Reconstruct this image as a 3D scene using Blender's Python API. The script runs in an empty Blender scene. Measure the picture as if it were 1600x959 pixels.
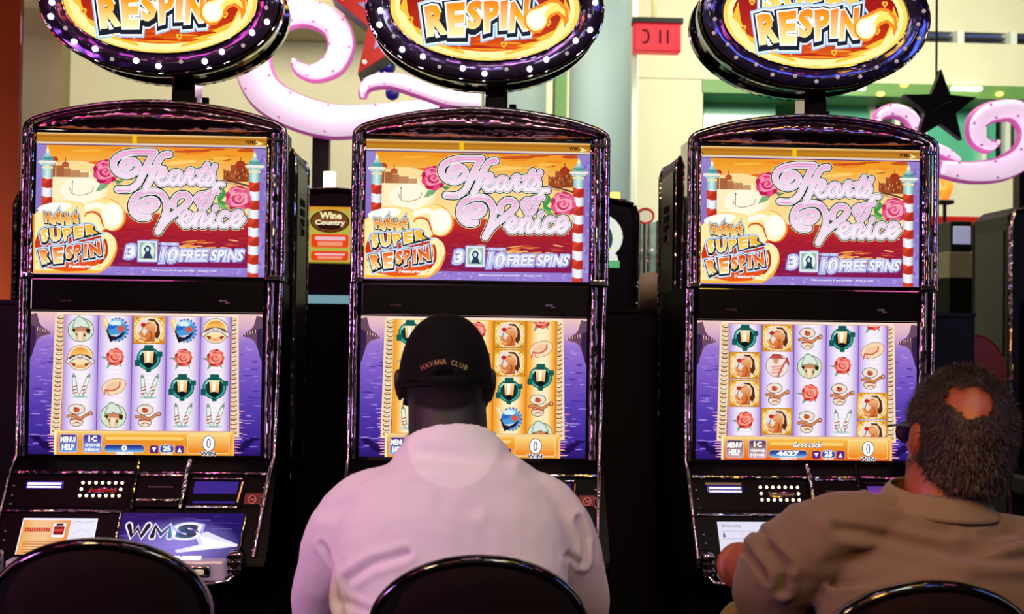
import bpy, bmesh, math, random
from mathutils import Vector, Matrix, Euler, noise
from mathutils.geometry import tessellate_polygon
from mathutils.bvhtree import BVHTree
random.seed(7)
S = bpy.context.scene
COL = S.collection
R = math.radians

# ------------------------------------------------------------ camera
FPX = 1770.0
CAM = Vector((0.0, 0.0, 1.28))
ROT = Matrix.Rotation(R(-2.6), 3, 'Z') @ Matrix.Rotation(R(91.0), 3, 'X') @ Matrix.Rotation(R(0.75), 3, 'Z')
cd = bpy.data.cameras.new('camera'); cam = bpy.data.objects.new('camera', cd); COL.objects.link(cam)
cam.matrix_world = Matrix.Translation(CAM) @ ROT.to_4x4()
cd.sensor_width = 36; cd.lens = FPX * 36 / 1600
cd.dof.use_dof = True; cd.dof.focus_distance = 2.85; cd.dof.aperture_fstop = 5.0
S.camera = cam
S.view_settings.view_transform = 'Standard'; S.view_settings.look = 'None'
S.view_settings.gamma = 1; S.view_settings.exposure = 0.0

def W(px, py, Y):
    """point of the world seen at a photograph pixel, at depth Y"""
    d = ROT @ Vector(((px - 800) / FPX, -(py - 479.5) / FPX, -1))
    return CAM + d * (Y / d.y)

# ------------------------------------------------------------ world and lamps
wd = bpy.data.worlds.new('world'); S.world = wd; wd.use_nodes = True
wd.node_tree.nodes['Background'].inputs[0].default_value = (0.05, 0.035, 0.03, 1)
wd.node_tree.nodes['Background'].inputs[1].default_value = 0.12

def area(name, loc, target, size, power, col, sy=None, spread=None):
    l = bpy.data.lights.new(name, 'AREA'); l.energy = power; l.color = col
    l.shape = 'RECTANGLE' if sy else 'SQUARE'; l.size = size
    if sy: l.size_y = sy
    if spread: l.spread = R(spread)
    o = bpy.data.objects.new(name, l); COL.objects.link(o)
    o.location = loc
    o.rotation_euler = (Vector(target) - Vector(loc)).to_track_quat('-Z', 'Y').to_euler()
    return o
# unseen lamps placed for the coloured light on the players' backs
area('player_fill_white', (0.7, 0.4, 3.2), (0.15, 2.2, 0.95), 0.5, 2.4, (0.86, 0.95, 0.86), spread=70)
area('player_fill_magenta', (-2.6, 0.6, 1.6), (-0.1, 2.15, 0.9), 0.4, 6.5, (0.66, 0.24, 1.0), spread=80)
area('player_fill_warm', (-1.3, 0.6, 2.6), (-0.3, 2.1, 1.0), 0.3, 2.6, (1.0, 0.75, 0.35), spread=60)
area('player_fill_amber', (0.35, 0.9, 1.7), (0.85, 1.95, 0.95), 0.2, 1.5, (1.0, 0.42, 0.1), spread=70)
# unseen coloured lamps added around the aisle for reflections in the chrome
for k, (x, y, z, w, h, p, c) in enumerate((
        (-2.5, 0.6, 3.1, .5, .25, 5, (1, .08, .30)), (-1.75, 1.2, 3.3, .7, .3, 7, (1, .15, .55)), (-0.9, 0.2, 3.4, .5, .2, 4, (1, .2, .12)),
        (-0.2, 1.3, 3.5, .6, .25, 5, (1, .55, .8)), (0.45, 0.3, 3.3, .4, .2, 4, (.9, .9, 1)), (1.05, 1.2, 3.4, .6, .22, 6, (1, .62, .06)),
        (1.6, 0.4, 3.2, .5, .25, 6, (.12, .2, 1)), (2.1, 1.4, 3.2, .4, .2, 4, (1, .15, .5)), (2.7, 1.2, 2.2, .3, .8, 7, (.15, .3, 1)),
        (-3.0, 1.6, 1.7, .25, .9, 5, (1, .06, .22)), (-2.6, 2.0, 0.9, .2, .5, 2, (.9, .5, .6)))):
    area('reflection_lamp', (x, y, z), (x*.4 if abs(x) > 2.2 else x, 3.0, 1.5), w, p*.8, c, sy=h)
area('glint_strip_white', (3.6, 1.2, 1.7), (.6, 3, 1.3), .12, 5, (.8, .85, 1), sy=1.6)  # added tall strips of light for bright lines on the chrome edges
area('glint_strip_pink', (-3.5, 1.9, 1.5), (-.6, 3, 1.4), .12, 5, (1, .6, .8), sy=1.4)
for x, y in ((-2.2, -.8), (-1.2, -.2), (-.5, -1.4), (.3, -.6), (1.0, -1.2), (1.7, -.3), (2.4, -1.0), (-1.7, 1.9), (.0, 2.1), (1.4, 2.0)):  # added point lamps, without fittings, for small glints in the chrome
    l = bpy.data.lights.new('glint_lamp', 'POINT'); l.energy = 1.6; l.color = (1, .93, .85); l.shadow_soft_size = .045
    o = bpy.data.objects.new('glint_lamp', l); COL.objects.link(o); o.location = (x, y, 3.3)
# added unseen lamps lighting ceiling and rear wall for chrome reflections and fill
area('rear_ceiling_fill', (0, -1.5, 2.4), (0, -3.0, 4.9), 3.0, 60, (1, .86, .82), sy=1.5)
area('rear_wall_fill', (0.5, -2.0, 3.0), (0.5, -5, 1.6), 4.0, 45, (1, .84, .78), sy=1.0)
# hall behind the machines
area('hall_lamp_left', (-1.5, 6.0, 3.9), (-2.0, 9.0, 2.2), 2.5, 95, (1.0, 0.94, 0.74), sy=0.8)
area('hall_lamp_right', (3.0, 6.2, 4.0), (3.6, 10.0, 2.6), 3.5, 250, (0.98, 1.0, 0.80), sy=0.8)
area('hall_lamp_low', (0.4, 5.3, 2.9), (0.6, 9.0, 1.4), 2.0, 40, (0.95, 1.0, 0.85), sy=0.6)
area('pillar_uplight_amber', (-2.0, 4.3, 0.5), (-2.75, 5.2, 1.9), 0.3, 9, (1.0, 0.6, 0.25), spread=80)

# ------------------------------------------------------------ helpers
def lin(c):
    if isinstance(c, str):
        c = c.lstrip('#'); c = [int(c[i:i+2], 16) / 255 for i in (0, 2, 4)]
    return tuple((x / 12.92 if x <= 0.04045 else ((x + 0.055) / 1.055) ** 2.4) for x in c[:3])

def mat(name, col='#808080', rough=0.5, metal=0.0, emit=None, es=1.0, noise_amt=0.0, nscale=20, bump=0.0, bscale=30, coat=0, alpha=None, trans=0, spec=0.5, bdist=0.01):
    m = bpy.data.materials.new(name); m.use_nodes = True
    nt = m.node_tree; b = nt.nodes['Principled BSDF']
    c = lin(col) if isinstance(col, str) else col
    b.inputs['Base Color'].default_value = (*c, 1)
    b.inputs['Roughness'].default_value = rough; b.inputs['Metallic'].default_value = metal
    b.inputs['Coat Weight'].default_value = coat; b.inputs['Transmission Weight'].default_value = trans
    b.inputs['Specular IOR Level'].default_value = spec
    if emit:
        b.inputs['Emission Color'].default_value = (*lin(emit), 1); b.inputs['Emission Strength'].default_value = es
    if noise_amt or bump:
        tc = nt.nodes.new('ShaderNodeTexCoord')
    if noise_amt:
        n = nt.nodes.new('ShaderNodeTexNoise'); n.inputs['Scale'].default_value = nscale; n.inputs['Detail'].default_value = 5
        nt.links.new(tc.outputs['Object'], n.inputs['Vector'])
        r = nt.nodes.new('ShaderNodeMapRange'); r.inputs[3].default_value = 1 - noise_amt; r.inputs[4].default_value = 1 + noise_amt
        nt.links.new(n.outputs['Fac'], r.inputs[0])
        mx = nt.nodes.new('ShaderNodeVectorMath'); mx.operation = 'SCALE'; mx.inputs[0].default_value = c
        nt.links.new(r.outputs[0], mx.inputs['Scale']); nt.links.new(mx.outputs[0], b.inputs['Base Color'])
    if bump:
        n2 = nt.nodes.new('ShaderNodeTexNoise'); n2.inputs['Scale'].default_value = bscale; n2.inputs['Detail'].default_value = 3
        nt.links.new(tc.outputs['Object'], n2.inputs['Vector'])
        bp = nt.nodes.new('ShaderNodeBump'); bp.inputs['Strength'].default_value = bump; bp.inputs['Distance'].default_value = bdist
        nt.links.new(n2.outputs['Fac'], bp.inputs['Height']); nt.links.new(bp.outputs[0], b.inputs['Normal'])
    return m

def art_mat(name, es=1.0, rough=0.25, lit=False):
    m = bpy.data.materials.new(name); m.use_nodes = True
    nt = m.node_tree; b = nt.nodes['Principled BSDF']
    a = nt.nodes.new('ShaderNodeAttribute'); a.attribute_name = 'ink'
    b.inputs['Roughness'].default_value = rough; b.inputs['Specular IOR Level'].default_value = .12
    if lit: nt.links.new(a.outputs['Color'], b.inputs['Base Color'])
    else:
        b.inputs['Base Color'].default_value = (0.004, 0.004, 0.004, 1)
        nt.links.new(a.outputs['Color'], b.inputs['Emission Color']); b.inputs['Emission Strength'].default_value = es
    return m

M = dict(
    gloss_black=mat('gloss_black', '#0c0808', 0.12, 0, coat=1.0, bump=0.02, bscale=6),
    panel_black=mat('panel_black', '#0b0707', 0.35, 0, spec=0.08, noise_amt=.15),
    satin_black=mat('satin_black', '#0d0908', 0.45, 0, noise_amt=0.2, nscale=80, spec=0.3),
    dull_black=mat('dull_black', '#080605', 0.75, 0, noise_amt=0.3, nscale=60, spec=0.15),
    chrome=mat('chrome', '#b8aeb4', 0.10, 1.0, bump=0.35, bscale=22, bdist=0.02),
    dark_chrome=mat('dark_chrome', '#a89ca4', 0.13, 1.0, bump=0.6, bscale=7, bdist=0.05),
    header=mat('header_chrome', '#a8808c', 0.12, 1.0, bump=0.6, bscale=7, bdist=0.03),
    grey_metal=mat('grey_metal', '#57504e', 0.35, 0.8, noise_amt=0.2, nscale=30),
    screen=art_mat('screen_art', 1.0), print_=art_mat('print_art', 1.0, 0.4, lit=True), signface=art_mat('sign_art', 1.1, 0.3),
    bulb=mat('bulb_lit', '#ffffff', 0.3, emit='#fff4ff', es=7.0),
    bulb_off=mat('bulb_dim', '#c8b8b0', 0.25, emit='#e8d8d0', es=0.35),
    led=mat('led_dot', '#ffffff', 0.3, emit='#fff0b0', es=2.2),
    purple=mat('purple_glass', '#201050', 0.1, emit='#4a35a8', es=0.55, coat=1),
    white_glow=mat('white_glow', '#ffffff', 0.3, emit='#ece4ff', es=1.2),
    bulb_ring=mat('ring_plum', '#5c4c78', 0.14, 0.9, coat=1.0, bump=0.5, bscale=6, bdist=0.03),
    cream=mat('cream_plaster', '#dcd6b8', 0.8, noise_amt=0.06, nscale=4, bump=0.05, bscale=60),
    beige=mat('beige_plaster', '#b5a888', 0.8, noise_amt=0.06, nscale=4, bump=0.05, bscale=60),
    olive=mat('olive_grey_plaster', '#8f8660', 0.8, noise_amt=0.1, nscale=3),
    slate=mat('blue_grey_paint', '#8b9c98', 0.6, noise_amt=0.06, nscale=3),
    wood=mat('orange_wood', '#9a4a14', 0.35, noise_amt=0.35, nscale=3, coat=0.5),
    carpet=mat('casino_carpet', '#140a0a', 0.95, noise_amt=0.5, nscale=14, bump=0.3, bscale=200),
    ceil=mat('ceiling_paint', '#6a6058', 0.9, noise_amt=0.3, nscale=1.2),
    partition=mat('partition_laminate', '#100b12', 0.5, noise_amt=0.25, nscale=90, spec=0.25),
    pinktube=mat('pink_lit_acrylic', '#f6c4e6', 0.25, emit='#fbdcf6', es=0.8, noise_amt=0.1, nscale=5, coat=0.5),
    pinkrim=mat('pink_return', '#d070b0', 0.3, emit='#c45aa8', es=0.45),
    red=mat('marquee_red', '#4a0603', 0.5, emit='#b01408', es=0.9, noise_amt=0.15, nscale=8, spec=.1),
    redin=mat('marquee_purple', '#3a1a4a', 0.4, emit='#6a3088', es=0.4),
    redsign=mat('red_led_panel', '#600414', 0.4, emit='#dc1028', es=0.85),
    blue=mat('blue_ball', '#201a78', 0.3, emit='#1c1470', es=0.3),
    green=mat('sea_green_glass', '#5ab896', 0.25, noise_amt=0.25, nscale=1.5, coat=0.6),
    greenlit=mat('green_soffit', '#64904a', 0.5, noise_amt=0.1),
    window=mat('dark_window_glass', '#10140f', 0.3, 0, noise_amt=0.6, nscale=3),
    bluewin=mat('blue_window_glass', '#4458a0', 0.4, 0, noise_amt=0.6, nscale=3),
    whitep=mat('white_frame_paint', '#dfe2d8', 0.5),
    lampglow=mat('ceiling_strip_lamp', '#ffffff', 0.5, emit='#fff8e8', es=2.5),
    warmglow=mat('warm_spot_lamp', '#ffe080', 0.5, emit='#ffd060', es=2.0),
    star=mat('black_star_sheet', '#0a0707', 0.45, spec=0.3, noise_amt=0.3),
    vinyl=mat('brown_vinyl', '#140605', 0.8, noise_amt=0.35, nscale=120, bump=0.15, bscale=250, bdist=0.002, spec=0.1),
    rim=mat('chair_rim_lacquer', '#0a0606', 0.1, 0, coat=1),
)

def link(o, parent=None, name=None):
    COL.objects.link(o)
    if parent: o.parent = parent
    return o
def tag(o, label=None, cat=None, group=None, kind=None):
    if label: o['label'] = label
    if cat: o['category'] = cat
    if group: o['group'] = group
    if kind: o['kind'] = kind
    return o
def empty(name, loc, rz=0):
    o = bpy.data.objects.new(name, None); COL.objects.link(o); o.empty_display_size = .1
    o.location = loc; o.rotation_euler = (0, 0, rz); return o
def kids(o): return [c for c in bpy.data.objects if c.parent is o]
def copy_tree(o, parent=None):
    c = o.copy(); COL.objects.link(c); c.parent = parent
    for ch in kids(o): copy_tree(ch, c)
    return c

class MB:
    def __init__(s): s.bm = bmesh.new()
    def box(s, x0, x1, y0, y1, z0, z1, bev=0, seg=2):
        r = bmesh.ops.create_cube(s.bm, size=1); vs = r['verts']
        for v in vs: v.co = Vector((x0 + (v.co.x + .5) * (x1 - x0), y0 + (v.co.y + .5) * (y1 - y0), z0 + (v.co.z + .5) * (z1 - z0)))
        if bev:
            es = list({e for v in vs for e in v.link_edges})
            bmesh.ops.bevel(s.bm, geom=es, offset=bev, segments=seg, affect='EDGES', profile=.5)
        return s
    def prism(s, pts, y0, y1, bev=0, seg=2):
        """outline in x,z extruded along y"""
        a = [s.bm.verts.new((x, y0, z)) for x, z in pts]; b = [s.bm.verts.new((x, y1, z)) for x, z in pts]
        n = len(pts); fs = [s.bm.faces.new(a), s.bm.faces.new(b[::-1])]
        for i in range(n): fs.append(s.bm.faces.new((a[i], b[i], b[(i+1) % n], a[(i+1) % n])))
        if bev:
            bmesh.ops.bevel(s.bm, geom=list(fs[0].edges) , offset=bev, segments=seg, affect='EDGES', profile=.5)
        return s
    def profile(s, pts, x0, x1, bev=0):
        """outline in y,z extruded along x"""
        a = [s.bm.verts.new((x0, y, z)) for y, z in pts]; b = [s.bm.verts.new((x1, y, z)) for y, z in pts]
        n = len(pts); s.bm.faces.new(a[::-1]); s.bm.faces.new(b)
        for i in range(n): s.bm.faces.new((a[i], a[(i+1) % n], b[(i+1) % n], b[i]))
        if bev: bmesh.ops.bevel(s.bm, geom=list(s.bm.edges), offset=bev, segments=2, affect='EDGES')
        return s
    def tube(s, path, rad, n=8, flat=None, closed=False, up=None):
        """round bar along a path; rad a number or a list; flat=(a,b) scale of the section"""
        P = [Vector(p) for p in path]; m = len(P); rings = []
        pu = None
        for i, p in enumerate(P):
            if closed: t = P[(i+1) % m] - P[i-1]
            else: t = P[min(i+1, m-1)] - P[max(i-1, 0)]
            t.normalize()
            if pu is None:
                u = Vector(up) if up else (Vector((0, 0, 1)) if abs(t.z) < .9 else Vector((0, 1, 0)))
            else: u = Vector(up) if up else pu
            u = (u - t * u.dot(t)); u.normalize(); pu = u; w = t.cross(u)
            r = rad[i] if isinstance(rad, (list, tuple)) else rad
            ra, rb = (r if isinstance(r, (list, tuple)) else ((r * flat[0], r * flat[1]) if flat else (r, r)))
            rings.append([s.bm.verts.new(p + u * (ra * math.cos(2*math.pi*k/n)) + w * (rb * math.sin(2*math.pi*k/n))) for k in range(n)])
        rr = list(zip(rings, rings[1:])) + ([(rings[-1], rings[0])] if closed else [])
        for a, b in rr:
            for k in range(n): s.bm.faces.new((a[k], a[(k+1) % n], b[(k+1) % n], b[k]))
        if not closed: s.bm.faces.new(rings[0][::-1]); s.bm.faces.new(rings[-1])
        return s
    def ball(s, c, r, seg=12, ring=8, sc=(1, 1, 1)):
        q = bmesh.ops.create_uvsphere(s.bm, u_segments=seg, v_segments=ring, radius=1)
        for v in q['verts']: v.co = Vector((c[0] + v.co.x*r*sc[0], c[1] + v.co.y*r*sc[1], c[2] + v.co.z*r*sc[2]))
        return s
    def grid(s, f, nu, nv):
        g = [[s.bm.verts.new(f(i / nu, j / nv)) for j in range(nv + 1)] for i in range(nu + 1)]
        for i in range(nu):
            for j in range(nv): s.bm.faces.new((g[i][j], g[i+1][j], g[i+1][j+1], g[i][j+1]))
        return s
    def build(s, name, m, parent=None, smooth=True, angle=40):
        bmesh.ops.recalc_face_normals(s.bm, faces=s.bm.faces)
        me = bpy.data.meshes.new(name)
        s.bm.to_mesh(me); s.bm.free(); me.materials.append(M[m] if isinstance(m, str) else m)
        if smooth:
            me.shade_smooth()
            try: me.set_sharp_from_angle(angle=R(angle))
            except Exception: pass
        o = bpy.data.objects.new(name, me); return link(o, parent)

def catmull(pts, n=6, closed=False):
    P = [Vector(p) for p in pts]; out = []; m = len(P)
    rng = range(m) if closed else range(m - 1)
    for i in rng:
        p0 = P[i-1] if (i > 0 or closed) else P[0]; p1 = P[i]; p2 = P[(i+1) % m]; p3 = P[(i+2) % m] if (closed or i+2 < m) else P[-1]
        for k in range(n):
            t = k / n
            out.append(.5*((2*p1)+(-p0+p2)*t+(2*p0-5*p1+4*p2-p3)*t*t+(-p0+3*p1-3*p2+p3)*t**3))
    if not closed: out.append(P[-1])
    return out

_tc = {}
def text_mesh(s, bold=0.0, res=3):
    k = (s, bold, res)
    if k in _tc: return _tc[k]
    c = bpy.data.curves.new('t', 'FONT'); c.body = s; c.offset = bold; c.resolution_u = res
    o = bpy.data.objects.new('t', c); COL.objects.link(o)
    dg = bpy.context.evaluated_depsgraph_get(); me = bpy.data.meshes.new_from_object(o.evaluated_get(dg))
    v = [(p.co.x, p.co.y) for p in me.vertices]; f = [tuple(q.vertices) for q in me.polygons]
    bpy.data.objects.remove(o); bpy.data.curves.remove(c); bpy.data.meshes.remove(me)
    _tc[k] = (v, f); return _tc[k]

def lerp(a, b, t): return tuple(x + (y - x) * t for x, y in zip(a, b))
def vgrad(stops):
    """vertical gradient: [(y, colour), ...]"""
    st = [(y, lin(c)) for y, c in stops]
    def f(x, y):
        if y <= st[0][0]: return st[0][1]
        for (a, ca), (b, cb) in zip(st, st[1:]):
            if y <= b: return lerp(ca, cb, (y - a) / (b - a))
        return st[-1][1]
    return f
def hgrad(stops):
    g = vgrad(stops); return lambda x, y: g(y, x)

class Art:
    """flat artwork: coloured shapes stacked in thin layers, y down"""
    def __init__(s, step=0.00005): s.v = []; s.f = []; s.c = []; s.L = 0; s.step = step
    def up(s, n=1): s.L += n
    def add(s, vs, fs, col):
        b = len(s.v); fn = col if callable(col) else None; cc = None if fn else lin(col)
        for x, y in vs: s.v.append((x, y, s.L)); s.c.append(fn(x, y) if fn else cc)
        for q in fs: s.f.append(tuple(b + i for i in q))
    def poly(s, pts, col, up=1):
        t = tessellate_polygon([[Vector((x, y, 0)) for x, y in pts]]); s.add(pts, t, col); s.up(up)
    def rect(s, x0, y0, x1, y1, col, nx=1, ny=1, up=1):
        vs = [(x0+(x1-x0)*i/nx, y0+(y1-y0)*j/ny) for i in range(nx+1) for j in range(ny+1)]
        fs = [(i*(ny+1)+j, (i+1)*(ny+1)+j, (i+1)*(ny+1)+j+1, i*(ny+1)+j+1) for i in range(nx) for j in range(ny)]
        s.add(vs, fs, col); s.up(up)
    def rrect(s, x0, y0, x1, y1, r, col, up=1):
        pts = []
        for cx, cy, a in ((x1-r, y0+r, -90), (x1-r, y1-r, 0), (x0+r, y1-r, 90), (x0+r, y0+r, 180)):
            for k in range(5): t = R(a + k*22.5); pts.append((cx+r*math.cos(t), cy+r*math.sin(t)))
        s.poly(pts, col, up)
    def ell(s, cx, cy, a, b, col, n=20, rot=0, up=1, t0=0, t1=360, rings=1):
        cr, sr = math.cos(R(rot)), math.sin(R(rot)); vs = [(cx, cy)]; fs = []
        full = (t1 - t0 >= 360); m = n if full else n + 1
        for q in range(1, rings + 1):
            for k in range(m):
                t = R(t0 + (t1 - t0) * k / n); x, y = a*math.cos(t)*q/rings, b*math.sin(t)*q/rings
                vs.append((cx + x*cr - y*sr, cy + x*sr + y*cr))
        for k in range(n if full else n):
            k2 = (k+1) % m
            fs.append((0, 1+k, 1+k2))
            for q in range(1, rings): fs.append((1+(q-1)*m+k, 1+q*m+k, 1+q*m+k2, 1+(q-1)*m+k2))
        s.add(vs, fs, col); s.up(up)
    def stroke(s, pts, w, col, n=5, up=1, smooth=True, closed=False, taper=0):
        P = [Vector((x, y, 0)) for x, y in pts]
        if smooth: P = catmull(P, n, closed)
        if closed: P = P + [P[0]]
        m = len(P); vs = []; fs = []
        for i, p in enumerate(P):
            t = P[min(i+1, m-1)] - P[max(i-1, 0)]
            if closed and i in (0, m-1): t = P[1] - P[m-2]
            t = t.normalized() if t.length > 1e-9 else Vector((1, 0, 0))
            h = w/2 * (1 - taper * abs(2*i/(m-1) - 1)**2); nn = Vector((-t.y, t.x, 0)) * h
            vs += [(p.x+nn.x, p.y+nn.y), (p.x-nn.x, p.y-nn.y)]
        for i in range(m-1): fs.append((2*i, 2*i+1, 2*i+3, 2*i+2))
        s.add(vs, fs, col)
        if not closed and not taper:
            for p in (P[0], P[-1]): s.ell(p.x, p.y, w/2, w/2, col, n=10, up=0)
        s.up(up)
    def text(s, st, quad, col, bold=0.0, out=0.0, up=1, res=3):
        """st fitted into quad TL,TR,BR,BL; out = extra boldness for an outline, keeping the same fit"""
        v0, _ = text_mesh(st, bold, res); v, f = text_mesh(st, bold + out, res) if out else text_mesh(st, bold, res)
        xs = [p[0] for p in v0]; ys = [p[1] for p in v0]; x0, x1, y0, y1 = min(xs), max(xs), min(ys), max(ys)
        TL, TR, BR, BL = [Vector(q) for q in quad]; vs = []
        for x, y in v:
            u = (x-x0)/(x1-x0); t = (y1-y)/(y1-y0)
            p = (TL*(1-u)+TR*u)*(1-t) + (BL*(1-u)+BR*u)*t; vs.append((p.x, p.y))
        s.add(vs, f, col); s.up(up)
    def box_text(s, st, x0, y0, x1, y1, col, bold=0.0, out=0.0, sl=0, up=1, res=3):
        s.text(st, ((x0+sl, y0), (x1+sl, y0), (x1, y1), (x0, y1)), col, bold, out, up, res)
    def build(s, name, m, parent, fn, clip=None):
        """fn(x,y)->(X,Z) local metres; layers rise towards -Y"""
        me = bpy.data.meshes.new(name)
        vs = []
        for x, y, L in s.v:
            if clip: x = min(max(x, clip[0]), clip[2]); y = min(max(y, clip[1]), clip[3])
            X, Z = fn(x, y); vs.append((X, -L*s.step, Z))
        me.from_pydata(vs, [], s.f)
        # all faces look towards -Y
        me.update()
        a = me.color_attributes.new('ink', 'FLOAT_COLOR', 'POINT')
        flat = []
        for c in s.c: flat += [c[0], c[1], c[2], 1.0]
        a.data.foreach_set('color', flat)
        me.materials.append(M[m]); o = bpy.data.objects.new(name, me); link(o, parent); return o
# ------------------------------------------------------------ artwork (drawn in the left machine's own upright pixel grid)
KS = 1 / 597.0
def fx(x): return (x - 240) * KS
def fz(y): return 1.28 + (503 - y) * KS
def F(x, y): return fx(x), fz(y)
def cor(x, y): return x + (y - 480) * .0135, y - (x - 240) * .0135

def rose(a, cx, cy, r, dark='#c01850', mid='#e8487c', light='#f79ab8'):
    rnd = random.Random(3)
    for k in range(9):
        t = k * 2*math.pi/9; a.ell(cx+.62*r*math.cos(t), cy+.66*r*math.sin(t), r*.42, r*.40, dark if k % 2 else mid, n=10, up=0)
        a.up()
    for k in range(7):
        t = k*2*math.pi/7+.4; a.ell(cx+.42*r*math.cos(t), cy+.42*r*math.sin(t), r*.36, r*.3, mid if k % 2 else light, n=10)
    a.ell(cx, cy, r*.48, r*.45, dark, n=14); a.ell(cx+.03*r, cy-.04*r, r*.40, r*.36, mid, n=14)
    a.stroke([(cx-.62*r, cy+.05*r), (cx-.3*r, cy+.5*r), (cx+.3*r, cy+.42*r), (cx+.55*r, cy+.05*r)], r*.13, light)
    a.stroke([(cx-.3*r, cy-.3*r), (cx+.1*r, cy-.42*r), (cx+.35*r, cy-.1*r), (cx+.1*r, cy+.2*r), (cx-.2*r, cy+.05*r), (cx, cy-.18*r)], r*.12, light)
    a.stroke([(cx-.7*r, cy-.5*r), (cx-.2*r, cy-.8*r), (cx+.4*r, cy-.7*r)], r*.1, light)

def pole(a, x, w, top, tip, bot, first, stripes):
    body = hgrad([(x-w, '#c9c4d8'), (x-w*.3, '#ffffff'), (x+w*.4, '#f4f4fa'), (x+w, '#9aa0b4')])
    a.rect(x-w, top, x+w, bot, body, nx=4)
    redg = hgrad([(x-w, '#c83a24'), (x-w*.2, '#f45a3a'), (x+w*.4, '#e8402c'), (x+w, '#a82a20')])
    y = first
    for k in range(stripes):
        h = 14.5; a.poly([(x-w, y), (x, y+2.6), (x+w, y+1.5), (x+w, min(bot, y+h+1.5)), (x, min(bot, y+h+2.6)), (x-w, min(bot, y+h))], redg, up=0); y += 28.4
    a.up()
    teal = hgrad([(x-w, '#6fb5b0'), (x, '#d8f4ee'), (x+w, '#5e9a9c')])
    a.rect(x-w, top, x+w, top+20, teal, nx=2)
    a.rrect(x-w*1.05, top+3, x+w*1.05, top+6, 1.2, '#f4e8a8')
    a.rrect(x-w*1.7, top-6, x+w*1.7, top-2, 1.8, '#f4f0e0'); a.rrect(x-w*1.4, top-1.5, x+w*1.4, top+.8, 1, '#b8d8d0')
    a.poly([(x-w*1.15, top-6), (x-w*1.0, top-11), (x-w*.45, top-15.5), (x-w*.2, top-21), (x+w*.2, top-21), (x+w*.45, top-15.5), (x+w*1.0, top-11), (x+w*1.15, top-6)], teal)
    a.stroke([(x-w*.9, top-11), (x, top-9), (x+w*.9, top-11)], 1.2, '#2f7f88')
    a.ell(x, top-21.5, w*.36, 1.8, '#fff4c0', n=10); a.poly([(x-w*.25, top-22), (x, tip), (x+w*.25, top-22)], '#fff0b0')

LET = {}
def flame_letters(a, chars, grads, outl='#fdfdff', dark='#16202c', blue='#9fc8f0', w=1.0):
    """chars: [(letter, quad)]"""
    for k, (c1, off) in enumerate(((blue, .20), ('#e8f0ff', .165), (dark, .115), (outl, .045))):
        for ch, q in chars:
            d = (.85 * w if k < 3 else 0); q2 = [(x + d*.4, y + d) for x, y in q]
            a.text(ch, q2, c1, bold=.055, out=off, up=0, res=2)
        a.up()
    for ch, q in chars: a.text(ch, q, grads, bold=.055, up=0, res=2)
    a.up()

def quadrow(word, x0, x1, tops, bots, slant=0, gap=.06):
    n = len(word); out = []
    for i, ch in enumerate(word):
        a0 = x0 + (x1-x0)*(i+gap)/n; a1 = x0 + (x1-x0)*(i+1-gap)/n
        t0, t1 = tops[i]; b0, b1 = bots[i]
        ww = (a1-a0)*(.2 if ch == 'I' else 0)
        out.append((ch, ((a0+slant+ww, t0), (a1+slant-ww, t1), (a1-ww, b1), (a0+ww, b0))))
    return out

def logo_wms(a, x0, y0, h, col='#101010', hi='#ffffff'):
    a.box_text('WMS', x0, y0, x0+h*3.3, y0+h, col, bold=.03, sl=h*.2, res=2)
    a.poly([(x0+h*2.6, y0+h*.9), (x0+h*5.0, y0+h*1.35), (x0+h*2.2, y0+h*1.75), (x0+h*3.3, y0+h*1.3)], hi)

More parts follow.
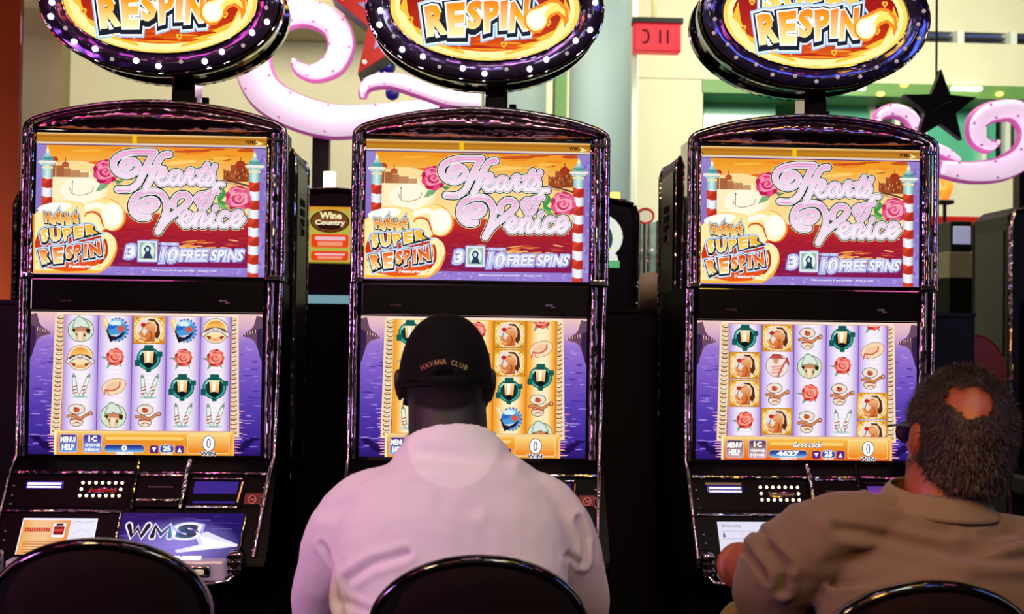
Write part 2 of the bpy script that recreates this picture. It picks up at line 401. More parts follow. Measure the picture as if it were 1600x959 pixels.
def top_art():
    a = Art()
    X0, Y0, X1, Y1 = 59, 211.5, 412, 431
    a.rect(X0, Y0, X1, Y1, vgrad([(Y0, '#e8801c'), (244, '#f5a428'), (290, '#ffd486'), (330, '#ffe2a0'), (345, '#d8402a'), (370, '#b81c22'), (405, '#a01838'), (Y1, '#8a1a50')]), nx=1, ny=24)
    # sunset cloud banks
    rnd = random.Random(5)
    for k in range(26):
        x = rnd.uniform(90, 395); y = rnd.uniform(229, 262)
        a.ell(x, y, rnd.uniform(10, 30), rnd.uniform(1.2, 3.2), rnd.choice(['#e8681c', '#f08a24', '#f9bc4a', '#c8501c', '#ffd070']), n=14, rot=rnd.uniform(-6, 6), up=(k % 4 == 3))
    a.up()
    a.ell(118, 290, 58, 36, '#ffdf9a', n=30); a.ell(122, 297, 46, 28, '#fff0c0', n=30); a.ell(128, 300, 32, 20, '#fffbe0', n=30)
    # far town
    for (x, w, h, c) in ((84, 8, 20, '#b4582c'), (95, 12, 14, '#a8643c'), (106, 10, 10, '#b8744a'), (118, 16, 7, '#c08a5c'), (132, 14, 4, '#cc9a6c')):
        a.rect(x-w/2, 276-h, x+w/2, 280, c, up=0)
    a.up(); a.ell(103, 260, 5.5, 4, '#c4522c', n=12); a.rect(97.5, 260, 108.5, 265, '#b85c38'); a.rect(102.6, 250, 103.6, 258, '#7a3020')
    a.ell(86, 253, 6, 5, '#b8401c', n=12)
    for (x, w, h, c) in ((352, 12, 16, '#9a4a24'), (362, 10, 25, '#a8502c'), (373, 12, 21, '#8e4020'), (384, 12, 27, '#a4441c'), (392, 8, 18, '#8a3a1c')):
        a.rect(x-w/2, 281-h, x+w/2, 282, c, up=0)
    a.up(); a.ell(372, 256, 8, 7, '#a4381c', n=14); a.rect(371.4, 243, 372.6, 251, '#5a1c10')
    for k in range(22):
        a.rect(346+k*2.2, 262+(k*7 % 13), 347+k*2.2, 266+(k*7 % 13), '#f0b060' if k % 3 else '#5a2412', up=0)
    a.up(); a.stroke([(330, 288), (352, 281), (396, 292)], 3, '#6a3a34'); a.stroke([(330, 291), (355, 285), (396, 297)], 1.5, '#b08068')
    # water
    a.rect(59, 334, 412, 424, vgrad([(334, '#d4482c'), (350, '#b4202a'), (390, '#981a34'), (424, '#7c1a58')]), ny=8)
    for k in range(40):
        t = rnd.random(); x = 310 + rnd.gauss(0, 24); y = 372 + t*26
        a.ell(x, y, rnd.uniform(5, 15), .9 + .5*t, rnd.choice(['#e8853a', '#f4b060', '#d86030', '#fbd08a']), n=10, rot=rnd.uniform(-8, 8), up=(k % 5 == 4))
    a.up()
    for k in range(50):
        a.ell(rnd.uniform(170, 395), rnd.uniform(350, 415), rnd.uniform(4, 14), .6, rnd.choice(['#c43a3a', '#8a1430', '#a42848']), n=8, up=0)
    a.up()
    # gondola
    a.stroke([(110, 296), (114, 305), (126, 308), (143, 303), (147, 294)], 1.1, '#a88a5a'); a.rect(114, 288, 115, 304, '#a08050'); a.ell(114.5, 287, 1.2, 1.6, '#806040', n=8)
    # violet borders
    lil = vgrad([(229, '#9a86cc'), (330, '#8c70c4'), (431, '#a890dc')])
    a.rect(59, 229, 74, 340, lil, ny=4); a.rect(392, 229, 412, 431, lil, ny=4); a.rect(59, 417, 412, 431, '#9a80d4')
    for k in range(60):
        x = rnd.uniform(62, 408); y = rnd.uniform(419, 429); a.ell(x, y, rnd.uniform(1.5, 4), rnd.uniform(.8, 2), rnd.choice(['#ac94e0', '#8a6cc8', '#b8a4e8']), n=8, up=0)
    for k in range(24):
        a.ell(rnd.uniform(401, 411), rnd.uniform(232, 415), 1.8, 3, rnd.choice(['#ac94e0', '#8468c0']), n=8, up=0)
    a.up()
    a.box_text('Malfunction voids all pays and plays', 238, 420.5, 304, 424.2, '#ffffff', bold=.02, res=1); a.box_text('All pays in credits', 309, 420.5, 338, 424.2, '#ffffff', bold=.02, res=1)
    pole(a, 76, 8.2, 261, 232, 352, 281, 3); pole(a, 394, 8.6, 262, 234, 431, 281, 6)
    # the gold bar
    a.rect(59, 211.5, 412, 229, vgrad([(211.5, '#f8d8a0'), (214, '#d8a040'), (216, '#a8641c'), (221, '#c8881c'), (225, '#b0701c'), (226.5, '#f4e0b0'), (229, '#c8b0d8')]), ny=14)
    a.rect(205, 212, 212, 226, '#f4c020'); a.box_text('WMS', 378, 217, 395, 223, '#1a0c08', bold=.03, sl=1, res=1)
    a.poly([(395, 217), (408, 223), (394, 225.5), (399, 222)], '#ffe8a0')
    a.stroke([(59, 229.6), (412, 229.6)], 1.4, '#4a2468', smooth=False)
    # roses and leaves
    a.poly([(157, 290), (150, 302), (158, 300), (166, 296), (172, 288)], '#7fae7c'); a.poly([(176, 282), (190, 284), (200, 280), (184, 290)], '#58906a')
    rose(a, 165, 271, 19)
    a.poly([(336, 300), (346, 292), (352, 302), (344, 312), (356, 318), (340, 322)], '#3f9a4c'); a.poly([(338, 316), (350, 320), (362, 326), (346, 328)], '#7cba5c')
    rose(a, 370, 309, 20, '#c8305a', '#ea5c86', '#f8a4bc')
    # --- script title
    def C(p): return [cor(170 + x/6.39, 225 + y/6.39) for x, y in p]
    big = [[(230, 222), (180, 262), (150, 235), (190, 178), (270, 182), (308, 230), (280, 290), (200, 325), (115, 300), (68, 235), (85, 160), (170, 110), (300, 90), (470, 92)],
           [(462, 96), (410, 190), (350, 320), (300, 410), (220, 462), (110, 460)],
           [(612, 112), (560, 118), (510, 170), (455, 300), (410, 400), (385, 440)],
           [(350, 285), (460, 255), (560, 262)],
           [(420, 618), (368, 650), (395, 680), (470, 640), (490, 590), (440, 560), (340, 590), (300, 650), (330, 720), (410, 735)],
           [(410, 735), (330, 742), (262, 690), (250, 600), (300, 520), (400, 482), (500, 485), (565, 540), (590, 640), (560, 760), (505, 880)],
           [(505, 880), (575, 780), (670, 700), (770, 620), (810, 560), (780, 515), (710, 515), (660, 570), (655, 620)]]
    small = [[(478, 350), (545, 330), (575, 298), (548, 280), (512, 310), (500, 365), (530, 405), (580, 395), (620, 360)],
             [(715, 295), (670, 285), (632, 320), (625, 380), (655, 402), (695, 360), (716, 295)], [(716, 295), (702, 370), (725, 402), (765, 365)],
             [(765, 365), (805, 278), (832, 268), (838, 290), (815, 350), (825, 398), (880, 365)],
             [(985, 212), (940, 290), (905, 370), (925, 402), (975, 375)], [(890, 285), (1000, 265)],
             [(975, 375), (1040, 265), (1062, 225)], [(1035, 290), (1045, 350), (1005, 402), (965, 395)],
             [(925, 505), (885, 540), (900, 585), (945, 580), (960, 535), (925, 505)],
             [(1138, 408), (1085, 412), (1045, 480), (1005, 580), (960, 640), (920, 628)], [(960, 505), (1085, 478)],
             [(715, 770), (790, 745), (812, 705), (780, 688), (742, 720), (738, 785), (778, 822), (850, 785)],
             [(850, 785), (885, 695), (868, 820)], [(870, 780), (925, 695), (955, 715), (930, 790), (950, 822), (1000, 780)],
             [(1000, 780), (1045, 700), (1022, 785), (1045, 822), (1100, 790)], [(1072, 635), (1062, 655)],
             [(1195, 705), (1155, 690), (1112, 735), (1112, 795), (1155, 822), (1215, 785)],
             [(1215, 785), (1295, 745), (1322, 705), (1290, 684), (1245, 715), (1232, 785), (1275, 822), (1345, 750)]]
    for w, col in ((18.8, '#f6e4b0'), (16.8, '#0c1218'), (13.0, '#ffffff'), (10.2, '#a898b8')):
        for st in big: a.stroke(C(st), w*.86, col, up=0)
        for st in small: a.stroke(C(st), w*.80, col, up=0)
        a.up()
    pk = lambda x, y: lerp(lin('#ea8cc4'), lin('#fbe8f6'), min(1, max(0, ((y - (238 if y < 300 else 300)) / 40))))
    pk2 = lambda x, y: lerp(lin('#ee9ccc'), lin('#fbe6f4'), min(1, max(0, ((y - (262 if y < 297 else 322)) / 24))))
    for st in big: a.stroke(C(st), 7.2, '#fff6ff', up=0)
    for st in small: a.stroke(C(st), 6.0, '#fff6ff', up=0)
    a.up()
    for st in big: a.stroke(C(st), 5.8, pk, up=0)
    for st in small: a.stroke(C(st), 4.1, pk2, up=0)
    a.up()
    for st in big: a.stroke(C(st), 1.5, '#f9d4ec', up=0)
    for st in small: a.stroke(C(st), .9, '#ffffff', up=0)
    a.up()
    a.ell(*cor(380, 357.5), 1.1, 1.1, '#ffffff', n=8)
    # --- flame swirl and the small logo (lower left)
    def D(p): return [cor(565 + x/7.38 - 512, 310 + y/7.38 - 4.4) for x, y in p]
    base = D([(45, 900), (45, 230), (130, 160), (260, 90), (380, 70), (560, 90), (620, 140), (660, 110), (740, 60), (860, 40), (980, 80), (1070, 190), (1080, 300), (1020, 390), (940, 420), (860, 400), (830, 440), (900, 445), (970, 510), (990, 620), (960, 720), (900, 820), (780, 900)])
    sm = [(p.x, p.y) for p in catmull([(x, y, 0) for x, y in base[2:]], 4)]
    allp = base[:2] + sm
    a.poly(allp, vgrad([(318, '#f8a838'), (370, '#f87818'), (431, '#fbbc4c')]))
    a.poly([(240 + (x-108)*.965 - 132, 370 + (y-372)*.955) for x, y in allp], vgrad([(318, '#ffe890'), (360, '#fff8c0'), (431, '#fff0a0')]))
    a.ell(*D([(930, 230)])[0], 17.5, 19, '#fff8d8', n=26); a.ell(*D([(930, 230)])[0], 14.5, 16, '#fffef4', n=26)
    a.stroke(D([(640, 150), (760, 120), (850, 160), (830, 260)]), 9, '#fffde8'); 
    a.stroke(D([(610, 280), (640, 215), (720, 200), (790, 240), (820, 330), (850, 400)]), 3.4, '#e85018', taper=.9)
    a.stroke(D([(620, 290), (680, 240), (740, 250), (770, 330)]), 7, '#fff4b0')
    a.ell(*D([(280, 150)])[0], 26, 8, '#fffff4', n=20, rot=-8)
    a.poly(D([(95, 440), (240, 360), (500, 340), (760, 400), (830, 520), (850, 640), (800, 780), (640, 870), (400, 880), (200, 840), (80, 700), (60, 560)]), vgrad([(352, '#b8200c'), (385, '#d03810'), (426, '#f05c14')]))
    a.stroke(D([(870, 500), (930, 500), (950, 600), (900, 720), (800, 840)]), 7, '#fff2b0'); a.stroke(D([(850, 520), (870, 600), (860, 700), (800, 780)]), 4, '#c03010')
    for k in range(14):
        x, y = rnd.uniform(70, 850), rnd.uniform(380, 850); a.ell(*D([(x, y)])[0], 1.1, 1.1, '#f08030', n=8, up=0)
    a.up()
    gr = vgrad([(334, '#e02810'), (345, '#f8a020'), (356, '#fff0a0')])
    hot = []
    for ch, x0, x1, y0, y1 in (('H', 165, 235, 205, 320), ('o', 235, 290, 250, 345), ('t', 285, 345, 190, 320), ('H', 350, 425, 215, 345), ('o', 425, 480, 250, 350), ('t', 478, 540, 200, 325)):
        hot.append((ch, D([(x0, y0), (x1, y0+8), (x1+12, y1+8), (x0+12, y1)])))
    flame_letters(a, hot, gr, outl='#fff4c0', dark='#30282c', blue='#8a8a90', w=.8)
    sup = []
    for ch, q in zip('SUPER', (((120, 405), (205, 385), (215, 535), (150, 560)), ((232, 395), (350, 382), (355, 520), (250, 545)), ((372, 390), (480, 375), (455, 505), (395, 530)), ((500, 372), (610, 355), (605, 478), (510, 505)), ((630, 345), (740, 335), (775, 440), (645, 470)))):
        sup.append((ch, D(q)))
    flame_letters(a, sup, vgrad([(360, '#f8b830'), (372, '#fbd850'), (384, '#fff4b0')]), w=.9)
    res = []
    for ch, q in zip('RESPIN', (((110, 640), (235, 610), (240, 770), (150, 805)), ((262, 610), (385, 595), (375, 775), (280, 785)), ((405, 600), (490, 575), (490, 730), (420, 745)), ((500, 580), (590, 560), (575, 720), (515, 745)), ((612, 570), (648, 562), (650, 720), (618, 725)), ((665, 565), (790, 530), (810, 690), (695, 715)))):
        res.append((ch, D(q)))
    flame_letters(a, res, vgrad([(386, '#e83018'), (399, '#fb9020'), (412, '#fff0a0')]), w=1.1)
    a.text('Featuring', D([(450, 800), (740, 805), (740, 850), (450, 848)]), '#ffffff', bold=.04)
    # --- 3 [symbol] 10 FREE SPINS
    def E(p): return [cor(190 + x/6.4, 360 + y/6.4) for x, y in p]
    for o, c in ((.14, '#7a78c8'), (.08, '#e4e2fa'), (.03, '#8088c8')):
        a.text('3', E([(80, 150), (165, 145), (150, 280), (60, 285)]), c, bold=.05, out=o, up=0)
        a.text('10', E([(425, 180), (590, 180), (560, 320), (400, 325)]), c, bold=.03, out=o, up=0)
        a.text('FREE SPINS', E([(610, 195), (1235, 195), (1210, 308), (590, 308)]), c, bold=.05, out=o*.9, up=0)
        a.up()
    wg = vgrad([(385, '#e8eaff'), (398, '#ffffff'), (410, '#c8d4f8')])
    a.text('3', E([(80, 150), (165, 145), (150, 280), (60, 285)]), wg, bold=.05, up=0); a.text('10', E([(425, 180), (590, 180), (560, 320), (400, 325)]), wg, bold=.03, up=0)
    a.text('FREE SPINS', E([(610, 195), (1235, 195), (1210, 308), (590, 308)]), wg, bold=.04)
    (qx0, qy0), (qx1, qy1) = E([(185, 108)])[0], E([(375, 320)])[0]
    a.rrect(qx0-1.5, qy0-1.5, qx1+1, qy1+1, 2, '#8078c8'); a.rrect(qx0, qy0, qx1-.5, qy1-.5, 1.5, '#e8ecf4'); a.rect(qx0+2.5, qy0+2.5, qx1-3, qy1-4, '#9cc0b0')
    qc = ((qx0+qx1)/2, (qy0+qy1)/2); a.ell(qc[0], qc[1]-1, 10, 12.5, '#e8f6ee', n=20)
    a.poly([(qc[0]-7, qc[1]+11), (qc[0]-3.5, qc[1]+2), (qc[0]-6, qc[1]-4), (qc[0]-1, qc[1]-10), (qc[0]+5, qc[1]-6), (qc[0]+4, qc[1]+2), (qc[0]+7.5, qc[1]+11)], '#2a3a5c'); a.ell(qc[0]-.4, qc[1]-3, 2.6, 3.6, '#c8e4f0', n=10)
    a.rrect(*E([(400, 122)])[0], *E([(590, 158)])[0], 1, '#8f88d8'); a.text('TRIGGERS', E([(410, 126), (580, 126), (580, 152), (410, 152)]), '#f0f4ff', bold=.04, res=1)
    return a

# ---- reel symbols, centred at cx, cy in a 50 x 44 cell
def sy_lantern(a, x, y):
    a.ell(x, y, 18.5, 18, '#0d4a48', n=18); a.ell(x, y, 17, 16.5, '#3fae9c', n=18); a.ell(x, y, 14, 14, '#123c40', n=18)
    for dx, dy, w, h in ((0, -17.5, 7, 3.5), (-17, 7, 4, 5), (17, -7, 4, 4), (0, 18, 4, 3)): a.rrect(x+dx-w, y+dy-h, x+dx+w, y+dy+h, 1.5, '#0e5c54', up=0)
    a.up(); a.ell(x-8, y-10, 7, 2.6, '#a0e8d8', n=10, rot=-30)
    a.poly([(x-11, y-9), (x-8, y+8), (x+8, y+8), (x+11, y-9)], '#0a1c1c')
    a.poly([(x-8, y-12), (x+8, y-12), (x+6.5, y+7), (x-6.5, y+7)], vgrad([(y-12, '#fbe0a0'), (y-4, '#fff4d8'), (y+7, '#f0a850')]), )
    a.poly([(x-3, y-11), (x+2, y-11), (x+1, y+6), (x-3, y+6)], '#fffdf0')
    a.rect(x-9, y-14, x+9, y-12, '#0d4a48'); a.ell(x, y+10.5, 6, 4.5, '#061414', n=12)
def sy_rose(a, x, y):
    for p in ([(x-22, y-1), (x-10, y-3), (x-8, y+3)], [(x-12, y+17), (x-9, y+5), (x-2, y+8)], [(x+12, y+14), (x+2, y+6), (x+9, y+6)]): a.poly(p, '#7fa38a', up=0)
    a.up(); rose(a, x+1, y-2, 13.5, '#c83028', '#ee6a56', '#f8a898')
def sy_hat(a, x, y):
    a.ell(x, y, 19.5, 12.5, '#a86a48', n=22, rot=-20); a.ell(x, y, 18.6, 11.6, '#fbdcb8', n=22, rot=-20)
    a.ell(x-2, y-1, 11, 6, '#f2c8a0', n=16, rot=-20); a.stroke([(x-13, y+5), (x-2, y+6), (x+8, y), (x+9, y-7)], 2.4, '#d06048'); a.stroke([(x-13, y+5), (x-15, y+14)], 1.8, '#d06048'); a.stroke([(x-12, y+5), (x-7, y+13)], 1.8, '#e08068')
def sy_poles(a, x, y):
    a.ell(x, y+16, 14, 2.2, '#b8d4d4', n=14)
    for dx, t in ((-7, -2), (6, 7)):
        a.poly([(x+dx-3+t, y-15), (x+dx+t*1.4, y-21), (x+dx+3+t, y-15), (x+dx+4, y+6), (x+dx*.3+3.5, y+16), (x+dx*.3-3, y+16), (x+dx-4, y+6)], '#7e8e84')
        a.poly([(x+dx-2+t, y-14), (x+dx+2+t, y-14), (x+dx+3, y+6), (x+dx*.3+2, y+15), (x+dx*.3-2, y+15), (x+dx-3, y+6)], '#e8f4ea')
        for k in range(3): a.stroke([(x+dx-3+t*.2, y+1+k*5), (x+dx+3, y-1+k*5)], 1.6, '#d04848' if k != 1 else '#b83040', smooth=False)
def sy_masks(a, x, y):
    a.ell(x-4, y-9, 13, 8.5, '#5c3c24', n=18); a.ell(x-4, y-9, 12, 7.5, '#f2e2d0', n=18); a.ell(x-4, y-8, 5, 4, '#c8553a', n=10); a.ell(x-6, y-11, 2, 1.2, '#5a2418', n=8)
    a.ell(x-4, y+10, 10.5, 8, '#5c3c24', n=18); a.ell(x-4, y+10, 9.5, 7, '#f4e0c8', n=18)
    a.stroke([(x-17, y+2), (x-8, y+1), (x+2, y+5), (x+12, y-1), (x+18, y-2)], 5, '#6a3420'); a.stroke([(x-17, y+2), (x-8, y+1), (x+2, y+5), (x+12, y-1), (x+18, y-2)], 3.4, '#d88a58')
    a.stroke([(x-12, y+7), (x-4, y+6), (x+3, y+8)], 2.6, '#c05a3c'); a.ell(x+17, y-3, 3.4, 3.8, '#8a4024', n=10); a.ell(x+17, y-3, 2, 2.4, '#e8b080', n=8); a.stroke([(x-8, y+13), (x-3, y+11), (x+2, y+13)], 1.4, '#a04028')
def sy_bridge(a, x, y):
    a.ell(x, y, 20, 20, '#a8845c', n=26); a.ell(x, y, 18.8, 18.8, '#f8e8c8', n=26)
    a.ell(x, y-1, 16, 15, vgrad([(y-16, '#e88a18'), (y-6, '#ffc868'), (y, '#e09020')]), n=20, t0=180, t1=360, rings=3)
    a.ell(x, y+5, 15.5, 11, vgrad([(y+3, '#f8d8a0'), (y+8, '#fbe8b0'), (y+16, '#e08a28')]), n=20, t0=0, t1=180, rings=3)
    a.stroke([(x-19, y+6), (x-9, y-1), (x+9, y-1), (x+19, y+6)], 7, '#6a5048'); a.stroke([(x-19, y+6), (x-9, y-1), (x+9, y-1), (x+19, y+6)], 5, '#e8dcd8')
    a.stroke([(x-16, y+1), (x-7, y-4)], 2, '#5a3c2c'); a.stroke([(x+16, y+1), (x+7, y-4)], 2, '#5a3c2c'); a.rect(x-4, y-6, x+4, y, '#7c7468'); a.rect(x-3, y-5, x+3, y-1, '#e8e0d8')
    a.poly([(x-15, y+7), (x-6, y+9), (x-9, y+14)], '#9a3018', up=0); a.poly([(x+15, y+7), (x+6, y+9), (x+9, y+14)], '#9a3018')
def sy_shell(a, x, y):
    a.ell(x, y+1, 20, 19, '#4a5a40', n=24); a.ell(x, y+1, 19, 18, '#d8e8c8', n=24)
    a.poly([(x-14, y-2), (x-8, y-19), (x-2, y-21), (x+8, y-15), (x+14, y-4), (x+13, y+1), (x-12, y+1)], '#8fa890'); a.poly([(x-12, y-3), (x-7, y-17), (x-2, y-19), (x+7, y-13), (x+12, y-4), (x+5, y-3)], '#dce8dc')
    a.poly([(x-14, y+1), (x, y-5), (x+15, y), (x+14, y+7), (x+7, y+5), (x-8, y+7)], '#3c2018'); a.poly([(x-9, y-1), (x, y-4), (x+9, y-2), (x+8, y+3), (x-8, y+3)], '#c88860')
    a.poly([(x-9, y+3), (x+9, y+3), (x+7, y+14), (x+3, y+18), (x-4, y+18), (x-7, y+14)], '#e8b890'); a.poly([(x-4, y+4), (x+3, y+4), (x+2, y+17), (x-3, y+17)], '#f8e4cc'); a.ell(x-6, y+8, 1.4, 1.8, '#5a4020', n=8, up=0); a.ell(x+6, y+9, 1.6, 2.4, '#3a4a20', n=8)
def sy_boat(a, x, y):
    a.poly([(x-21, y-18), (x-14, y-19), (x-8, y-4), (x-4, y+19), (x-10, y+14), (x-18, y-6)], '#f2c888')
    a.poly([(x-18, y-17), (x-14, y-16), (x-9, y), (x-7, y+12)], '#fff0c0')
    for k in range(13):
        t = R(-120 + k*20); a.ell(x+4+15.5*math.cos(t), y+17*math.sin(t), 2.2, 2.2, '#4c88c8' if k % 2 else '#7a5a9c', n=8, up=0)
    a.up(); a.ell(x+3, y, 15.5, 16.5, vgrad([(y-16, '#9cd4f0'), (y-6, '#3a8cd8'), (y+14, '#58a8dc')]), n=22, rings=3)
    a.ell(x+1, y-10, 9, 4, '#d8f4fa', n=12); a.poly([(x-11, y-6), (x+4, y-7), (x-2, y-1), (x-11, y)], '#2468c0')
    a.poly([(x-11, y+4), (x-6, y+9), (x+8, y+6), (x+17, y+2), (x+10, y+12), (x-4, y+18), (x-8, y+16)], '#201838'); a.poly([(x-8, y+9), (x+10, y+6), (x+2, y+11)], '#c8d8e8')
    a.poly([(x+3, y-2), (x+8, y-7), (x+15, y-4), (x+12, y+3), (x+6, y+3)], '#e0583c'); a.stroke([(x-12, y+1), (x-6, y+18)], 2.4, '#101020')
def sy_lady(a, x, y):
    a.rect(x-24.5, y-21.5, x+24.5, y+21.5, '#8a5a10'); a.rect(x-23.6, y-20.8, x+23.6, y+20.8, vgrad([(y-21, '#e89a20'), (y, '#ffd860'), (y+21, '#e08a18')]), ny=2)
    for sx in (-1, 1):
        for sy in (-1, 1): a.stroke([(x+sx*22, y+sy*8), (x+sx*17, y+sy*15), (x+sx*9, y+sy*19)], 1.6, '#fff4b0', up=0); a.stroke([(x+sx*20, y+sy*19), (x+sx*14, y+sy*13)], 1.2, '#a86810', up=0)
    a.up(); a.ell(x, y, 20.5, 20, '#fff0c0', n=26); a.ell(x, y, 19, 18.7, '#f0dcd8', n=26)
    a.poly([(x-2, y-17), (x+8, y-17), (x+15, y-9), (x+17, y+6), (x+13, y+14), (x+6, y+8), (x+6, y-6), (x, y-12)], '#5c2c10')
    a.poly([(x-6, y-10), (x, y-15), (x+9, y-13), (x+12, y-4), (x+9, y+4), (x+9, y+18), (x-6, y+18.5), (x-14, y+14), (x-5, y+6), (x-2, y+1), (x-7, y-3)], vgrad([(y-15, '#f4c898'), (y, '#e08a48'), (y+18, '#c8602c')]))
    a.poly([(x-17, y+4), (x-12, y+1), (x-8, y+6), (x-3, y+12), (x-6, y+17), (x-14, y+12)], '#f0a868'); a.stroke([(x-13, y+5), (x-10, y+9), (x-5, y+11)], 1.1, '#8a3818')
    a.stroke([(x+2, y+2), (x+4, y+9), (x+1, y+17)], 1.6, '#a04018'); a.stroke([(x-5, y-9), (x+2, y-11)], 1, '#6a2c18'); a.stroke([(x+5, y-13), (x+11, y-6), (x+10, y+3)], 1.4, '#fbe0b8')
    a.ell(x-9, y-8, 4, 3.4, '#c82418', n=10); a.stroke([(x-9, y-5), (x-12, y+4)], 1.2, '#5a7040')
def sy_gondolier(a, x, y):
    a.ell(x, y, 18.5, 18.5, '#9a8878', n=24); a.ell(x, y, 17.4, 17.4, '#f0e4e0', n=24)
    a.poly([(x-13, y+12), (x-9, y-1), (x, y-5), (x+8, y-1), (x+10, y+10), (x, y+17)], '#f6d4cc'); a.ell(x-2, y-9, 4.5, 5.5, '#d89878', n=12)
    for k in range(3): a.stroke([(x-8, y+2+k*4.5), (x+7, y+k*4.5)], 1.5, '#e08078')
    a.poly([(x-11, y-12), (x-8, y-19), (x+5, y-19), (x+9, y-12)], '#b05040'); a.stroke([(x-11, y-12.5), (x+9, y-12.5)], 2.4, '#c85a48'); a.stroke([(x+1, y+17), (x+9, y), (x+15, y-9)], 3.2, '#c06848'); a.stroke([(x+15, y-12), (x+18, y-3)], 3.5, '#c83828')

SY = dict(L=sy_lantern, R=sy_rose, H=sy_hat, P=sy_poles, M=sy_masks, B=sy_bridge, S=sy_shell, T=sy_boat, G=sy_lady, O=sy_gondolier)

def main_art(cols, gold=False, credit='0', msg='', shift=None):
    a = Art(); X0, Y0, X1, Y1 = 55, 489, 410, 709
    rnd = random.Random(9)
    a.rect(X0, Y0, X1, Y1, vgrad([(489, '#f0c8c0'), (512, '#d8a8cc'), (530, '#9a78d0'), (580, '#7a58c4'), (640, '#5038a8'), (690, '#3c2490'), (709, '#281464')]), ny=20)
    for side in (0, 1):
        f = (lambda x: 465 - x) if side else (lambda x: x)
        P = lambda pts: [(f(x), y) for x, y in pts]
        a.poly(P([(55, 493), (64, 491), (68, 506), (72, 512), (80, 517), (86, 523), (72, 527), (66, 532), (60, 548), (55, 552)]), '#6a4a62'); a.poly(P([(55, 510), (62, 512), (64, 530), (58, 556), (55, 562)]), '#38204a')
        for k in range(12): a.rect(min(f(63+k*2), f(64.2+k*2)), 512+k*.7, max(f(63+k*2), f(64.2+k*2)), 518+k*.4, '#f0c0b0' if k % 2 else '#3a2038', up=0)
        a.up()
        for k in range(46):
            y = rnd.uniform(540, 700); x = rnd.uniform(60, 92); a.ell(f(x), y, rnd.uniform(3, 9), .8, rnd.choice(['#9a80e0', '#6048b8', '#b090e0', '#3a2890']), n=8, up=0)
        a.up()
        for k in range(16):
            y = 640 + k*4.3; a.ell(f(98-rnd.uniform(0, 6)), y, 10+rnd.uniform(0, 5), 1.1, rnd.choice(['#f4a8b8', '#f8c8c8', '#e080c0']), n=8, up=0)
        a.up()
        for k in range(5): a.ell(f(66+k*5+rnd.uniform(-2, 2)), 683+k*4, 9, 2.3, '#1c0c48', n=10, up=0)
        a.up()
        # coil of twisted gold beside the reels
        a.poly(P([(92, 493), (108, 493), (103, 680), (88, 680)]), '#f6dcb4')
        for k in range(26):
            y = 498 + k*7.0; x = 100.5 - k*.17
            a.ell(f(x), y, 5.4, 2.6, '#7a4c34', n=8, up=0)
        a.up()
        for k in range(26):
            y = 497.4 + k*7.0; x = 100.8 - k*.17
            a.ell(f(x), y, 4.3, 1.5, ('#fbe4b0', '#f8c890', '#fff0d0')[k % 3], n=8, up=0); a.ell(f(x-1), y+2.2, 1.1, 1.1, '#4c2418', n=6, up=0); a.ell(f(x+3), y+2.4, .9, .9, '#4c2418', n=6, up=0)
        a.up()
    a.rect(95, 490, 372, 494, '#fbe8d0')
    a.rect(105, 493, 364, 672, '#e8a840' if gold else '#d89a88')
    xs = [107, 159, 211.3, 263.6, 315.9, 362.5]
    for i in range(5):
        x0, x1 = xs[i], xs[i+1] - 1.6; w = x1 - x0
        if gold: g = hgrad([(x0, '#f09a28'), (x0+w*.14, '#fbb84c'), (x0+w*.35, '#fff0c0'), (x0+w*.7, '#fff2c8'), (x0+w*.88, '#fbb84c'), (x1, '#ee9424')])
        else: g = hgrad([(x0, '#b898e4'), (x0+w*.14, '#dccaf4'), (x0+w*.32, '#f8f0fa'), (x0+w*.7, '#fbf4fa'), (x0+w*.86, '#dccaf0'), (x1, '#b090dc')])
        a.rect(x0, 494, x1, 671, g, nx=8)
        a.rect(x1, 494, x1+1.6, 671, '#d07818' if gold else '#8058b0')
        for k in range(24): a.rect(x0+w*.2, 498+k*7.2, x1-w*.2, 498.8+k*7.2, '#fbe0a8' if gold else '#ecdcf0', up=0)
        a.up()
    base = a.L
    for i, col in enumerate(cols):
        cx = (xs[i]+xs[i+1])/2 - .8 - .5
        for j, ch in enumerate(col):
            a.L = base
            cy = 515.5 + j*44.2 + (shift or [0]*5)[i]
            n0 = len(a.v); SY[ch](a, cx, cy)
            for k in range(n0, len(a.v)):
                v = a.v[k]; 
                if v[1] < 494.5 or v[1] > 671: a.v[k] = (v[0], min(max(v[1], 494.5), 671), v[2])
    a.L = base + 40
    # control strip
    a.rect(95, 672, 370, 709, vgrad([(672, '#fbe0a0'), (678, '#f8b840'), (690, '#f09028'), (709, '#f06018' if credit != '0' else '#f4a030')]), ny=6)
    a.rect(95, 672, 98.5, 709, '#fff4c0'); a.rect(366, 672, 370, 709, '#f8c060')
    def key(x0, x1): a.rrect(x0, 677, x1, 706, 4, '#c8b8d8'); a.rrect(x0+1.5, 678.5, x1-1.5, 704.5, 3.4, vgrad([(678, '#3a1470') if not gold and credit == '0' else (678, '#4a2030'), (690, '#7060c0') if credit == '0' else (690, '#a07080'), (705, '#6aa0e0') if credit == '0' else (705, '#c8a8a0')]))
    key(102, 131); key(138, 168)
    a.box_text('MENU/', 104.5, 681, 128.5, 690.5, '#ffffff', bold=.06, res=1); a.box_text('HELP', 107, 692.5, 126, 702, '#ffffff', bold=.06, res=1)
    a.box_text('1C', 147, 679.5, 160, 689, '#ffffff', bold=.06, res=1); a.box_text('CHANGE', 141, 691, 165, 696.5, '#ffffff', bold=.05, res=1); a.box_text('DENOM', 142, 698.5, 164, 703.5, '#ffffff', bold=.05, res=1)
    a.rrect(172, 680, 293, 688, 3.5, '#e89020'); a.rrect(173, 680.5, 292, 686, 2.6, '#fbd070')
